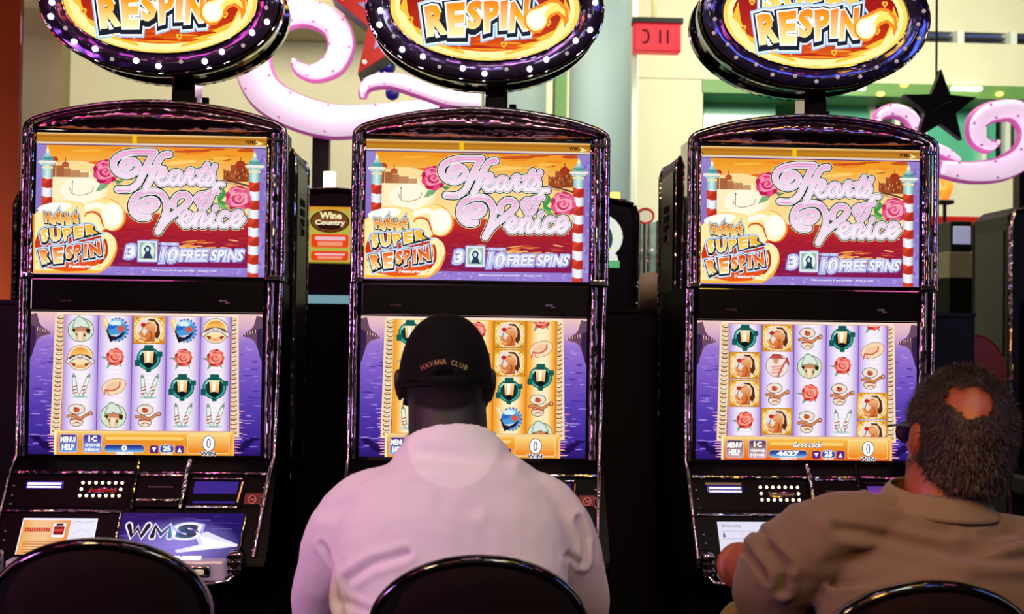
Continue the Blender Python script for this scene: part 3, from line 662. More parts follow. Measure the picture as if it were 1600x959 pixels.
    if msg:
        a.box_text(msg, 208, 679, 256, 689, '#5a2a10', bold=.08, out=.05, sl=2, up=1, res=1); a.box_text(msg, 208, 679, 256, 689, '#ffffff', bold=.04, sl=2, res=1)
    a.rrect(171, 692.5, 233, 705.5, 5.5, '#d8b8a0'); a.rrect(172, 693.5, 232, 704.5, 5, vgrad([(693, '#181860'), (699, '#3858b0'), (705, '#88c8f8')]))
    cw = 4.5*len(credit); a.box_text(credit, 202-cw, 694, 202+cw, 702.5, '#ffffff', bold=.06, res=2); a.box_text('CREDITS', 188, 704, 216, 708.5, '#fff4f0', bold=.06, res=1)
    a.rrect(241, 694, 254, 706, 2.5, '#5a2888'); a.poly([(244, 697), (251, 697), (247.5, 704)], '#ffffff')
    a.rrect(256, 692.5, 278, 706, 5, '#c0d0f0'); a.rrect(257, 693.5, 277, 705, 4.5, '#2a4aa8'); a.box_text('25', 260.5, 694.5, 273.5, 703, '#ffffff', bold=.06, res=2); a.box_text('LINES', 259, 704, 275, 708, '#fff0e8', bold=.04, res=1)
    a.rrect(280, 694, 293, 706, 2.5, '#5a2888'); a.poly([(283, 704), (290, 704), (286.5, 697)], '#ffffff')
    a.rrect(298, 676, 363, 706, 4, '#f8e8b0'); a.rrect(299, 677, 362, 705, 3.6, vgrad([(677, '#fbd880'), (690, '#f4a830'), (705, '#f08418')]))
    a.ell(331, 690, 10, 12.5, '#4a3c60', n=20); a.ell(331, 690, 9, 11.5, '#ffffff', n=20); a.ell(331, 690, 3.2, 7.5, '#3a3458', n=14); a.ell(331, 690, 1.7, 6, '#ffffff', n=14)
    a.box_text('WIN', 318, 702.5, 342, 709, '#ffffff', bold=.09, out=.05, up=1, res=1); a.box_text('WIN', 318, 702.5, 342, 709, '#3a3458', bold=.03, res=1)
    return a

def sign_art():
    """drawn on a 300 x 166 ellipse centred on 0,0"""
    a = Art(.00008); rnd = random.Random(2)
    a.ell(0, 0, 150, 85, '#f8d860', n=64); a.ell(0, 0, 143, 79, '#fff4a8', n=60)
    a.ell(0, -1, 135, 71, vgrad([(-70, '#8a0c08'), (0, '#a81c0a'), (50, '#c83c0c'), (72, '#f07814')]), n=56, rings=5)
    for k in range(34):
        y = rnd.uniform(44, 66); w = math.sqrt(max(0, 1-(y/72)**2))*118
        a.ell(rnd.uniform(-w, w), y, rnd.uniform(8, 26), 1.2, rnd.choice(['#f0701c', '#c83410', '#f8a030', '#b02408']), n=10, up=(k % 6 == 5))
    a.up()
    # licking flames along the lower rim
    for s in (-1, 1):
        a.poly([(s*138, 10), (s*128, 34), (s*104, 55), (s*70, 70), (s*30, 78), (s*34, 70), (s*62, 62), (s*50, 60), (s*88, 50), (s*80, 48), (s*112, 32), (s*122, 10), (s*126, -20)], '#fbc038')
        a.poly([(s*142, 0), (s*134, 32), (s*108, 58), (s*66, 74), (s*20, 81), (s*0, 82), (s*40, 73), (s*84, 60), (s*70, 61), (s*106, 44), (s*126, 14)], '#fff0a0')
    for x, y in ((-40, 58), (30, 58), (72, 40), (100, 22), (-118, 22), (-104, -20), (112, -22)):
        a.ell(x-2.2, y-1.5, 2.9, 2.9, '#f8c040', n=10, up=0); a.ell(x+2.2, y-1.5, 2.9, 2.9, '#f8c040', n=10, up=0); a.poly([(x-5, y), (x+5, y), (x, y+6.5)], '#f8c040')
        a.ell(x, y, 2.4, 2.2, '#e05818', n=8)
    for k in range(26):
        t = rnd.uniform(0, 6.28); q = rnd.uniform(.3, .85); a.ell(128*q*math.cos(t), 68*q*math.sin(t), 1.7, 1.7, '#ffd860', n=8, up=0)
    a.up()
    g1 = vgrad([(-76, '#e02810'), (-60, '#f8a020'), (-48, '#fff0a0')])
    hh = quadrow('HOT', -62, -6, [(-70, -72)]*3, [(-50, -50)]*3) + quadrow('HOT', 2, 58, [(-72, -70)]*3, [(-50, -48)]*3)
    flame_letters(a, hh, g1, w=1.6)
    su = quadrow('SUPER', -88, 80, [(-40, -42), (-43, -44), (-44, -44), (-44, -43), (-42, -39)], [(-6, -8), (-9, -10), (-10, -10), (-10, -9), (-8, -5)])
    flame_letters(a, su, vgrad([(-44, '#f49a18'), (-24, '#fbd040'), (-6, '#fff4b0')]), w=2.2)
    rs = [('R', ((-97, 2), (-64, -8), (-58, 44), (-90, 50))), ('E', ((-62, -4), (-32, -8), (-33, 46), (-57, 47))), ('S', ((-30, -8), (-4, -13), (-6, 33), (-28, 38))),
          ('P', ((-3, -9), (23, -14), (20, 34), (-1, 40))), ('I', ((24, -10), (36, -13), (34, 33), (24, 34))), ('N', ((40, -9), (70, -16), (67, 34), (38, 38)))]
    flame_letters(a, rs, vgrad([(-14, '#f47818'), (14, '#fbb020'), (44, '#fff8b8')]), w=2.6)
    # flame swirl at the right, in front of the last letter
    a.poly([(70, 36), (62, 26), (62, 12), (72, 0), (88, -8), (104, -16), (118, -14), (130, -2), (133, 16), (126, 30), (124, 16), (114, 8), (104, 14), (98, 26), (88, 38), (78, 40)], '#f98a20')
    a.poly([(72, 33), (66, 24), (66, 13), (75, 3), (90, -4), (104, -11), (116, -9), (126, 2), (128, 12), (116, 3), (103, 8), (95, 20), (86, 33), (78, 36)], '#ffe870')
    a.ell(81, 18, 16.5, 17, '#fff4b0', n=24); a.ell(81, 18, 13, 13.5, '#fffdf0', n=22); a.poly([(80, 4), (92, -2), (104, -6), (98, 2), (92, 12)], '#fffbe0')
    return a
# ------------------------------------------------------------ the room
def struct(mb, name, m): return tag(mb.build(name, m, None, smooth=False), kind='structure')
struct(MB().box(-7, 9, -5, 13, -.1, 0), 'floor', 'carpet')
struct(MB().box(-7, 9, -5, 13, 4.9, 5.0), 'ceiling', 'ceil')
struct(MB().box(-7, 9, -5.1, -5, 0, 4.9), 'wall_front', 'ceil')
struct(MB().box(-7.1, -7, -5, 13, 0, 4.9), 'wall_left', 'ceil')
struct(MB().box(9, 9.1, -5, 13, 0, 4.9), 'wall_right', 'ceil')

def span(px0, px1, Y, ypx=250): return W(px0, ypx, Y).x, W(px1, ypx, Y).x
def zat(px, py, Y): return W(px, py, Y).z
# cream wall at the left and centre
x0, x1 = span(78, 862, 9.0); struct(MB().box(x0, x1, 9.0, 9.2, 0, 4.9), 'wall_back', 'cream')
a0, a1 = span(380, 640, 8.6); struct(MB().box(a0, a1, 8.2, 9.0, zat(500, 46, 8.6), 4.9), 'trim_1', 'beige')
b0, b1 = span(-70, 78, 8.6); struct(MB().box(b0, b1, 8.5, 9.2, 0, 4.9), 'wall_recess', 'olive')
struct(MB().box(-7, b0, 8.9, 9.2, 0, 4.9), 'wall_side', 'ceil')
c0, c1 = span(-120, 31, 5.0); o = MB().box(c0, c1, 5.0, 5.5, 0, 4.9, .01).build('timber_pillar', 'wood', None, False)
tag(o, kind='structure'); o.name = 'trim_2'
# right wing: wall with mezzanine
Y = 10.0
x0, x1 = span(862, 996, 9.4); struct(MB().box(x0, x1, 9.4, 9.6, 0, 4.9), 'wall_middle', 'cream')
x0, x1 = span(868, 887, 9.2); struct(MB().box(x0, x1, 9.35, 9.4, zat(880, 190, 9.4)-1, zat(880, 95, 9.4)), 'window_1', 'greenlit')
zb, zt = zat(1300, 128, Y), zat(1300, 62, Y); zw = zat(1300, 40, Y)
xa, xb = W(996, 100, Y).x, 9.0
struct(MB().box(xa, xb, Y, Y+.25, zb, zt), 'wall_parapet', 'cream')
struct(MB().box(xa, xb, Y+.1, Y+.3, zw, 4.9), 'wall_upper', 'cream')
struct(MB().box(xa, W(1440, 50, Y).x, Y, Y+.25, zt, zw), 'wall_band', 'cream')
wx0 = W(1440, 50, Y).x
win = MB().box(wx0, xb, Y+.2, Y+.24, zt, zw).build('window_2', 'bluewin', None, False); tag(win, kind='structure')
for p in (1503, 1586, 1669):
    q = W(p, 50, Y).x; MB().box(q-.03, q+.03, Y+.02, Y+.19, zt, zw).build('mullion', 'whitep', win, False)
for f_ in (.3, .62): 
    zz = zt + (zw-zt)*f_; MB().box(wx0, xb, Y+.12, Y+.16, zz-.012, zz+.012).build('rail', 'grey_metal', win, False)
# balcony edge, gallery under it
struct(MB().box(W(1098, 100, Y).x, xb, Y, Y+2.9, zb-.12, zb), 'trim_3', 'greenlit')
struct(MB().box(xa, xb, Y+2.6, Y+2.8, 0, zb), 'wall_gallery', 'green')
x0, x1 = span(993, 1098, Y); struct(MB().box(x0, x1, Y+.02, Y+.3, 0, zb), 'wall_pier', 'cream')
def pane(n, p0, p1, y0, y1, m, mull=()):
    w = MB().box(W(p0, y0, Y+.5).x, W(p1, y0, Y+.5).x, Y+.5, Y+.54, zat(p0, y1, Y+.5), zat(p0, y0, Y+.5)).build('window_%d' % n, m, None, False)
    tag(w, kind='structure')
    for p in mull:
        q = W(p, y0, Y+.46).x; MB().box(q-.025, q+.025, Y+.42, Y+.5, zat(p0, y1, Y+.5), zat(p0, y0, Y+.5)).build('mullion', 'whitep', w, False)
pane(3, 1100, 1212, 138, 300, 'green'); pane(4, 1282, 1362, 142, 300, 'green', (1284, 1362))
pane(5, 1364, 1440, 146, 215, 'window', (1400,)); pane(6, 1440, 1560, 160, 275, 'green', (1535,)); pane(7, 1556, 1680, 148, 275, 'window', (1572, 1592))
struct(MB().box(W(1440, 280, Y+.4).x, xb, Y+.4, Y+.6, 0, zat(1500, 276, Y+.4)), 'wall_dado', 'cream')
for k, (p, q, py) in enumerate(((1308, 1352, 137), (1487, 1534, 138), (1225, 1260, 136))):
    A, B = W(p, py, Y-.03), W(q, py, Y-.03)
    o = MB().box(A.x, B.x, Y-.05, Y+.0, A.z-.018, A.z+.018, .01).build('strip_lamp', 'lampglow', None, False)
    tag(o, ['short white ceiling strip lamp left of the black star', 'short white ceiling strip lamp right above the black star', 'short white ceiling strip lamp beside the post of the rightmost round sign'][k], 'lamp', 'ceiling strip lamps under the gallery')
for k, (p, py) in enumerate(((1413, 133), (1376, 147), (1562, 147))):
    A = W(p, py, Y-.02); o = MB().ball(A, .035, sc=(1, 1, .6)).build('spot_lamp', 'warmglow', None); tag(o, ['warm yellow spot lamp just left of the black star tip', 'warm yellow spot lamp over the dark gallery window', 'warm yellow spot lamp at the far right of the gallery'][k], 'lamp', 'warm spot lamps under the gallery')
# columns
def cylcol(px0, px1, Y, name, lab):
    A, B = span(px0, px1, Y, 200); r = (B-A)/2; cx = (A+B)/2
    t = empty(name, (cx, Y, 0)); t['kind'] = 'structure'; t.name = name
    MB().tube([(0, 0, .0), (0, 0, 4.9)], r, 40).build('shaft', 'slate', t, angle=60)
    MB().tube([(0, 0, .0), (0, 0, .18)], r*1.12, 40).build('plinth', 'slate', t)
    return t
cylcol(889, 984, 6.6, 'trim_4', ''); cylcol(752, 853, 7.8, 'trim_5', '')
x0, x1 = span(986, 994, 7.0); struct(MB().box(x0, x1, 7.0, 7.1, 0, 4.9), 'trim_6', 'whitep')

# red moving-message sign hung from the ceiling
A, B = W(989, 38, 6.9), W(1062, 84, 6.9)
t = empty('message_sign', ((A.x+B.x)/2, 6.9, B.z)); w, h = (B.x-A.x)/2, A.z-B.z
tag(t, 'red glowing message sign hung left of the rightmost round sign', 'sign')
MB().box(-w, w, -.05, .05, 0, h, .008).build('housing', 'redsign', t, False); MB().box(-w-.01, w+.01, -.06, .06, h, h+.03).build('cap', 'satin_black', t, False)
for x in (-w*.1, ): MB().box(x-.014, x+.014, -.012, .012, h+.03, 4.9-B.z).build('hanger', 'olive', t, False)
for st_ in ([(-w*.62, -h*.72), (-w*.45, -h*.70), (-w*.38, -h*.5), (-w*.45, -h*.32), (-w*.62, -h*.30)], [(.1*w, -h*.72), (.1*w, -h*.30)], [(.42*w, -h*.72), (.42*w, -h*.30)]):
    ar = Art(); ar.stroke(st_, .012, '#5a0612', smooth=len(st_) > 2)
    o = ar.build('character', 'screen', t, lambda x, y: (x, -y)); o.location.y = -.052

# pink lit scrolls
def scroll(name, path, ws, Y, lab, post=None, th=.07):
    P = catmull([W(x, y, Y) for x, y in path], 8); n = len(P); m = len(ws)
    base = Vector((P[n//2].x, Y, 0)); t = empty(name, base); tag(t, lab, 'neon scroll')
    rad = []
    for i in range(n):
        u = i/(n-1)*(m-1); k = min(int(u), m-2); w = ws[k]+(ws[k+1]-ws[k])*(u-k); r = w/2*Y/FPX; rad.append((r, min(r, th)))
    MB().tube([p-base for p in P], [(b, a) for a, b in rad], 16, up=(0, 1, 0)).build('lit_face', 'pinktube', t, angle=80)
    MB().tube([p-base+Vector((0, .05, 0)) for p in P], [(b*.7, a+.012) for a, b in rad], 12, up=(0, 1, 0)).build('rim', 'pinkrim', t, angle=80)
    s0 = None
    for i in range(4, n-3, 9):
        for s in (-1, 1):
            d = (P[min(i+1, n-1)]-P[i-1]).normalized(); nn = Vector((-d.z, 0, d.x)); q = P[i]-base+nn*s*rad[i][0]*.8+Vector((0, -rad[i][1]*.65, 0))
            if s0 is None: s0 = so = MB().ball((0, 0, 0), .008, 6, 4).build('screw', 'pinkrim', t)
            else: so = link(s0.copy(), t)
            so.location = q
    if post:
        for px, py in post:
            q = W(px, py, Y+.12); MB().box(q.x-base.x-.045, q.x-base.x+.045, .08, .16, 0, q.z, .005).build('support_post', 'satin_black', t, False)
    return t
YS = 6.0
scroll('lit_scroll', [(457, 92), (468, 106), (492, 112), (520, 98), (532, 70), (524, 42), (500, 24), (465, 18), (425, 30), (398, 62), (395, 105), (415, 145), (460, 172), (520, 188), (590, 184), (660, 172), (740, 166)],
       [5, 16, 24, 34, 38, 38, 38, 38, 44, 50, 52, 52, 52, 50, 44, 32, 18], YS, 'large pink glowing scroll between the left and middle round signs', [(503, 190)])
scroll('lit_scroll', [(566, 152), (568, 138), (580, 127), (610, 124), (650, 134), (700, 150), (750, 158)], [4, 12, 18, 20, 24, 26, 20], YS-.32, 'small pink glowing curl just below the red star', [(700, 150)])
scroll('lit_scroll', [(1562, 220), (1548, 228), (1530, 215), (1530, 190), (1552, 174), (1590, 172), (1614, 200), (1606, 238), (1570, 262), (1520, 268), (1474, 262)], [5, 14, 22, 26, 28, 30, 34, 36, 34, 30, 22], YS, 'pink glowing scroll at the right edge beside the black star', [(1600, 262)])
scroll('lit_scroll', [(1372, 192), (1378, 178), (1400, 171), (1422, 180), (1436, 200), (1450, 222), (1480, 238), (1500, 250)], [8, 12, 18, 18, 16, 12, 14, 6], YS+.1, 'thin pink curl passing behind the black star', [(1430, 190)])

def starpts(r, ri=.40, rot=0): return [((r if k % 2 == 0 else r*ri)*math.sin(R(rot+36*k)), (r if k % 2 == 0 else r*ri)*math.cos(R(rot+36*k))) for k in range(10)]
c = W(622, 26, YS-.2); t = empty('marquee_star', c); tag(t, 'red and purple marquee star behind the middle round sign', 'star')
r = 110*(YS-.2)/FPX
MB().prism(starpts(r, .45, -2), 0, .2).build('star_body', 'partition', t, False)
MB().prism(starpts(r*.99, .45, -2), -.015, .0).build('star_face', 'red', t, False)
MB().prism(starpts(r*.60, .45, -2), -.025, -.014).build('inner_star', 'redin', t, False)
MB().tube([(0, .1, 0), (0, .1, 4.9-c.z)], .012, 6).build('hanger', 'satin_black', t)
for k in range(5):
    x, z = starpts(r*.82, .45, -2)[2*k]; MB().ball((x, -.03, z), .012).build('bulb', 'bulb_off', t)
c = W(1470, 168, 5.9); t = empty('black_star', c); tag(t, 'flat black five-pointed star beside the rightmost machine', 'star')
r = 62*5.9/FPX; MB().prism(starpts(r, .40, 1), 0, .05, .004).build('star_body', 'star', t, False); MB().tube([(0, .06, 0), (0, .06, 4.9-c.z)], .006, 6).build('hanger', 'satin_black', t)
MB().tube([(-.05, -.01, -.03), (0, -.01, .01), (.05, -.01, .03)], .003, 6).build('scratch', 'grey_metal', t)
for k, (x, y, rr) in enumerate(((613, 146, 11.5), (604, 104, 16))):
    c = W(x, y, YS+.3+.35*k); o = empty('blue_ball', c); tag(o, ['small dark blue ball below the red star', 'larger dark blue ball tucked against the red star point'][k], 'ball', 'blue balls by the pink scroll')
    MB().ball((0, 0, 0), rr*YS/FPX, 20, 14).build('ball', 'blue', o); MB().tube([(0, 0, 0), (0, 0, 4.9-c.z)], .004, 5).build('hanger', 'satin_black', o)

# partition behind the bank of machines
zp = zat(500, 481, 3.5)
pt = empty('partition_wall', (0, 3.5, 0)); tag(pt, 'low black partition wall behind the three slot machines', 'partition')
MB().box(-2.4, 1.62, 0, .06, 0, zp, .004).build('panel', 'partition', pt, False); MB().box(-2.4, 1.62, -.01, .07, zp, zp+.012).build('cap_rail', 'satin_black', pt, False)

# ------------------------------------------------------------ machines of the row behind
sidem = mat('dark_side_panel', '#2c2826', .4, .6, noise_amt=.4, nscale=7)
def far_machine(cx, lab, art, extra=None, beacon=0, Yb=4.7, h=1.84, slot=False):
    t = empty('far_slot_machine', (cx, Yb, 0)); tag(t, lab, 'slot machine')
    w = .345
    MB().prism([(-w, .1), (w, .1), (w, h-.06), (w-.05, h-.02), (.0, h), (-w+.05, h-.02), (-w, h-.06)], .0, .34, .01).build('cabinet', 'satin_black', t, False)
    MB().box(-w, w, .02, .4, 0, .1).build('base', 'dull_black', t, False)
    for s in (-1, 1):
        MB().tube([(s*(w-.005), -.012, .5), (s*(w-.005), -.012, h-.09), (s*(w-.02), -.012, h-.05)], .012, 8).build('edge_trim', 'chrome', t)
        MB().tube([(s*(w-.005), .33, .5), (s*(w-.005), .33, h-.07)], .010, 8).build('edge_trim', 'grey_metal', t)
        MB().box(min(s*w, s*(w+.004)), max(s*w, s*(w+.004)), .04, .30, .6, h-.12).build('side_panel', sidem, t, False)
    MB().tube([(-w+.02, -.012, h-.045), (-w/2, -.012, h-.016), (0, -.012, h-.004), (w/2, -.012, h-.016), (w-.02, -.012, h-.045)], .010, 8).build('top_trim', 'header', t)
    if art:
        o = art.build('top_screen', 'screen', t, lambda x, y: ((x-100)*.003, h-.075-y*.003)); o.location.y = -.004
    if slot:
        o = MB().box(-.12, .10, -.03, -.0, h-.52, h-.44, .01).build('bill_slot', mat('lit_slot', '#7fb0b8', .3, emit='#7fb0b8', es=.7), t, False); MB().box(-.09, .07, -.036, -.03, h-.485, h-.475).build('slot_mouth', 'dull_black', o, False)
    MB().box(-.29, .29, -.03, .0, .72, 1.28, .01).build('lower_screen', 'gloss_black', t, False)
    MB().box(-w, w, -.16, .0, .60, .70, .02).build('button_deck', 'satin_black', t, False)
    if beacon:
        b = MB().tube([(beacon, .12, h-.02), (beacon, .12, h+.02)], .022, 12).build('beacon', 'warmglow', t)
        if slot: MB().tube([(beacon, .12, h+.02), (beacon, .12, h+.085)], .026, 12).build('beacon_lamp', mat('beacon_white', '#ffffff', .3, emit='#fff0c8', es=2.2), b)
    return t
a1 = Art(); rnd = random.Random(4)
a1.rect(8, 0, 192, 78, '#8a7a20')
for k in range(70): a1.ell(rnd.uniform(14, 186), rnd.uniform(4, 74), rnd.uniform(3, 8), rnd.uniform(3, 7), rnd.choice(['#3f8a34', '#c83018', '#e8a020', '#6aa83c', '#2c5a9c', '#b8b038']), n=10, up=(k % 8 == 7))
a1.rect(68, 2, 130, 76, '#b8b048'); a1.rect(8, 0, 192, 5, '#d8982c')
a1.ell(96, 20, 27, 16, '#3c1c0c', n=24); a1.ell(96, 20, 25, 14, '#7a4420', n=24); a1.ell(96, 27, 17, 5, '#2c1008', n=16)
a1.box_text('Wine', 82, 7, 112, 17, '#f8ecb0', bold=.04); a1.box_text('Country', 76, 18, 117, 27, '#f8f0c8', bold=.04)
for y, h_ in ((38, 18), (61, 13)): a1.rrect(71, y, 122, y+h_, 3, '#e84018'); a1.rrect(76, y+3, 118, y+h_*.45, 1.5, '#f0b8c0'); a1.rrect(80, y+h_*.55, 114, y+h_-2, 1.5, '#f09878')
x = W(520, 350, 4.7).x; far_machine(x, 'black slot machine with fruit-coloured top screen between the left and middle machines', a1, beacon=W(515, 270, 4.82).x-x, slot=True)
a2 = Art(); a2.rect(8, 0, 192, 78, '#0a0806'); a2.ell(160, 35, 34, 32, '#e8ecdc', n=24); a2.ell(148, 38, 32, 30, '#2c4a34', n=24)
a2.poly([(120, 78), (140, 52), (160, 46), (186, 60), (190, 78)], '#e8e8e0'); a2.box_text('HOT', 134, 50, 178, 64, '#f0e040', bold=.04); a2.rect(110, 68, 190, 78, '#5ab070')
x = W(868, 350, 4.7).x; far_machine(x, 'black slot machine behind, right of the middle machine with green and yellow top glass', a2, beacon=W(962, 290, 4.8).x-x)
x = W(158, 350, 4.7).x; far_machine(x, 'dark slot machine behind the leftmost machine beside the wooden pillar', None)
a3 = Art(); a3.rect(8, 0, 192, 78, '#0a0810')
t = far_machine(W(1700, 400, 4.7).x, 'dark slot machine with grey side panel at the right edge', a3)
MB().box(-.285, .285, -.04, -.028, .98, 1.42, .004).build('lit_panel', mat('violet_screen', '#180c40', .2, emit='#20105c', es=.8), t, False)
for k, (x, z, c) in enumerate(((-.28, 1.13, '#f0c020'), (-.28, 1.09, '#e02818'), (-.26, 1.03, '#60d0a0'))): MB().box(x, x+.05, -.05, -.04, z-.012, z+.012, .004).build('indicator', mat('indicator_%d' % k, c, .4, emit=c, es=1.0), t, False)
# clutter between the machines on the right
def at_part(px, py, Y): return W(px, py, Y)
c = W(1502, 415, 6.2); t = empty('grey_cabinet', (c.x, 6.2, 0)); tag(t, 'grey-green box cabinet in the gap right of the rightmost machine', 'cabinet')
MB().box(-.065, .065, 0, .3, 0, c.z-.07).build('stand', 'dull_black', t, False); MB().box(-.07, .07, 0, .3, c.z-.07, c.z+.08, .006).build('box', 'olive', t, False); MB().box(-.05, .05, -.01, 0, c.z+.12, c.z+.22, .004).build('small_screen', mat('pale_screen', '#b0b4c0', .4, emit='#8c90b0', es=.7), t, False); MB().box(-.06, .06, .0, .25, c.z+.08, c.z+.25, .006).build('head_box', 'satin_black', t, False)
c = W(1480, 400, 7.4); t = empty('display_counter', (c.x+.3, 7.4, 0)); tag(t, 'dark counter with a red top band in the gap right of the rightmost machine', 'counter')
MB().box(-.6, .9, 0, .5, 0, W(1480, 352, 7.4).z).build('body', 'dull_black', t, False); MB().box(-.62, .92, -.02, .52, W(1480, 352, 7.4).z, W(1480, 338, 7.4).z, .005).build('red_band', 'red', t, False)
rnd = random.Random(12)
for k in range(9):
    q = W(rnd.uniform(1475, 1515), rnd.uniform(365, 520), 7.3); MB().ball((q.x-c.x-.3, -.06, q.z), rnd.uniform(.012, .03), 10, 6).build('light', [M['warmglow'], mat('violet_light%d' % k, '#6040c0', .3, emit='#5038b0', es=.8), mat('red_light%d' % k, '#d02010', .3, emit='#c01810', es=.8)][k % 3], t)
c = W(1476, 300, 6.8); t = empty('flame_torch', (c.x, 6.8, c.z)); tag(t, 'small orange flame lamp under the pink scroll at right', 'lamp')
MB().tube([(0, 0, -.05), (.0, 0, 0), (.02, 0, .04), (-.01, 0, .09), (.01, 0, .12)], [.02, .04, .035, .02, .004], 10).build('flame', mat('flame_orange', '#f07018', .4, emit='#f88028', es=1.2, noise_amt=.4), t); MB().box(-.045, .045, -.04, .04, -.075, -.05, .005).build('cup', 'satin_black', t, False); MB().tube([(0, 0, -.075), (0, 0, -c.z)], .012, 8).build('stem', 'satin_black', t)
# gap right of the middle machine: glass case, round sign
c = W(1012, 400, 6.4); t = empty('glass_case', (c.x, 6.4, 0)); tag(t, 'tall glass display case with upright bars left of the rightmost machine', 'display case')
zt_ = W(1012, 345, 6.4).z
MB().box(-.11, .13, 0, .3, 0, zt_, .004).build('glass_box', mat('case_glass', '#9ab0a0', .12, 0, noise_amt=.5, nscale=14, coat=1), t, False)
for k in range(5): MB().tube([(-.1+k*.05, -.012, .0), (-.1+k*.05, -.012, zt_)], .006, 8).build('upright_bar', 'chrome', t)
for k in range(4): MB().ball((-.08+k*.05, -.03, zt_-.17), .011, 10, 6).build('knob', 'bulb_off', t)
c = W(1007, 338, 6.2); t = empty('round_sign', (c.x, 6.2, 0)); tag(t, 'small round red-rimmed sign on a post above the glass case', 'sign')
MB().tube([(0, 0, 0), (0, 0, c.z)], .008, 8).build('post', 'grey_metal', t)
MB().tube([(0, -.012, c.z), (0, -.03, c.z)], .045, 24, up=(0, 0, 1)).build('disc', mat('sign_cream', '#d8d0b8', .5), t); MB().tube([(.045*math.cos(k*.26), -.032, c.z+.04*math.sin(k*.26)) for k in range(24)], .006, 6, closed=True).build('rim', 'red', t)
c = W(994, 460, 5.6); o = empty('white_post', (c.x, 5.6, 0)); tag(o, 'narrow white upright panel right of the middle machine', 'panel'); MB().box(-.012, .012, 0, .05, 0, W(994, 425, 5.6).z, .003).build('panel', 'whitep', o, False); MB().box(-.05, .05, -.03, .08, 0, .02).build('foot', 'grey_metal', o, False)
def slope(y): return -.045 - (y-735)*.001 if y < 795 else -.105 - (y-795)*.00092
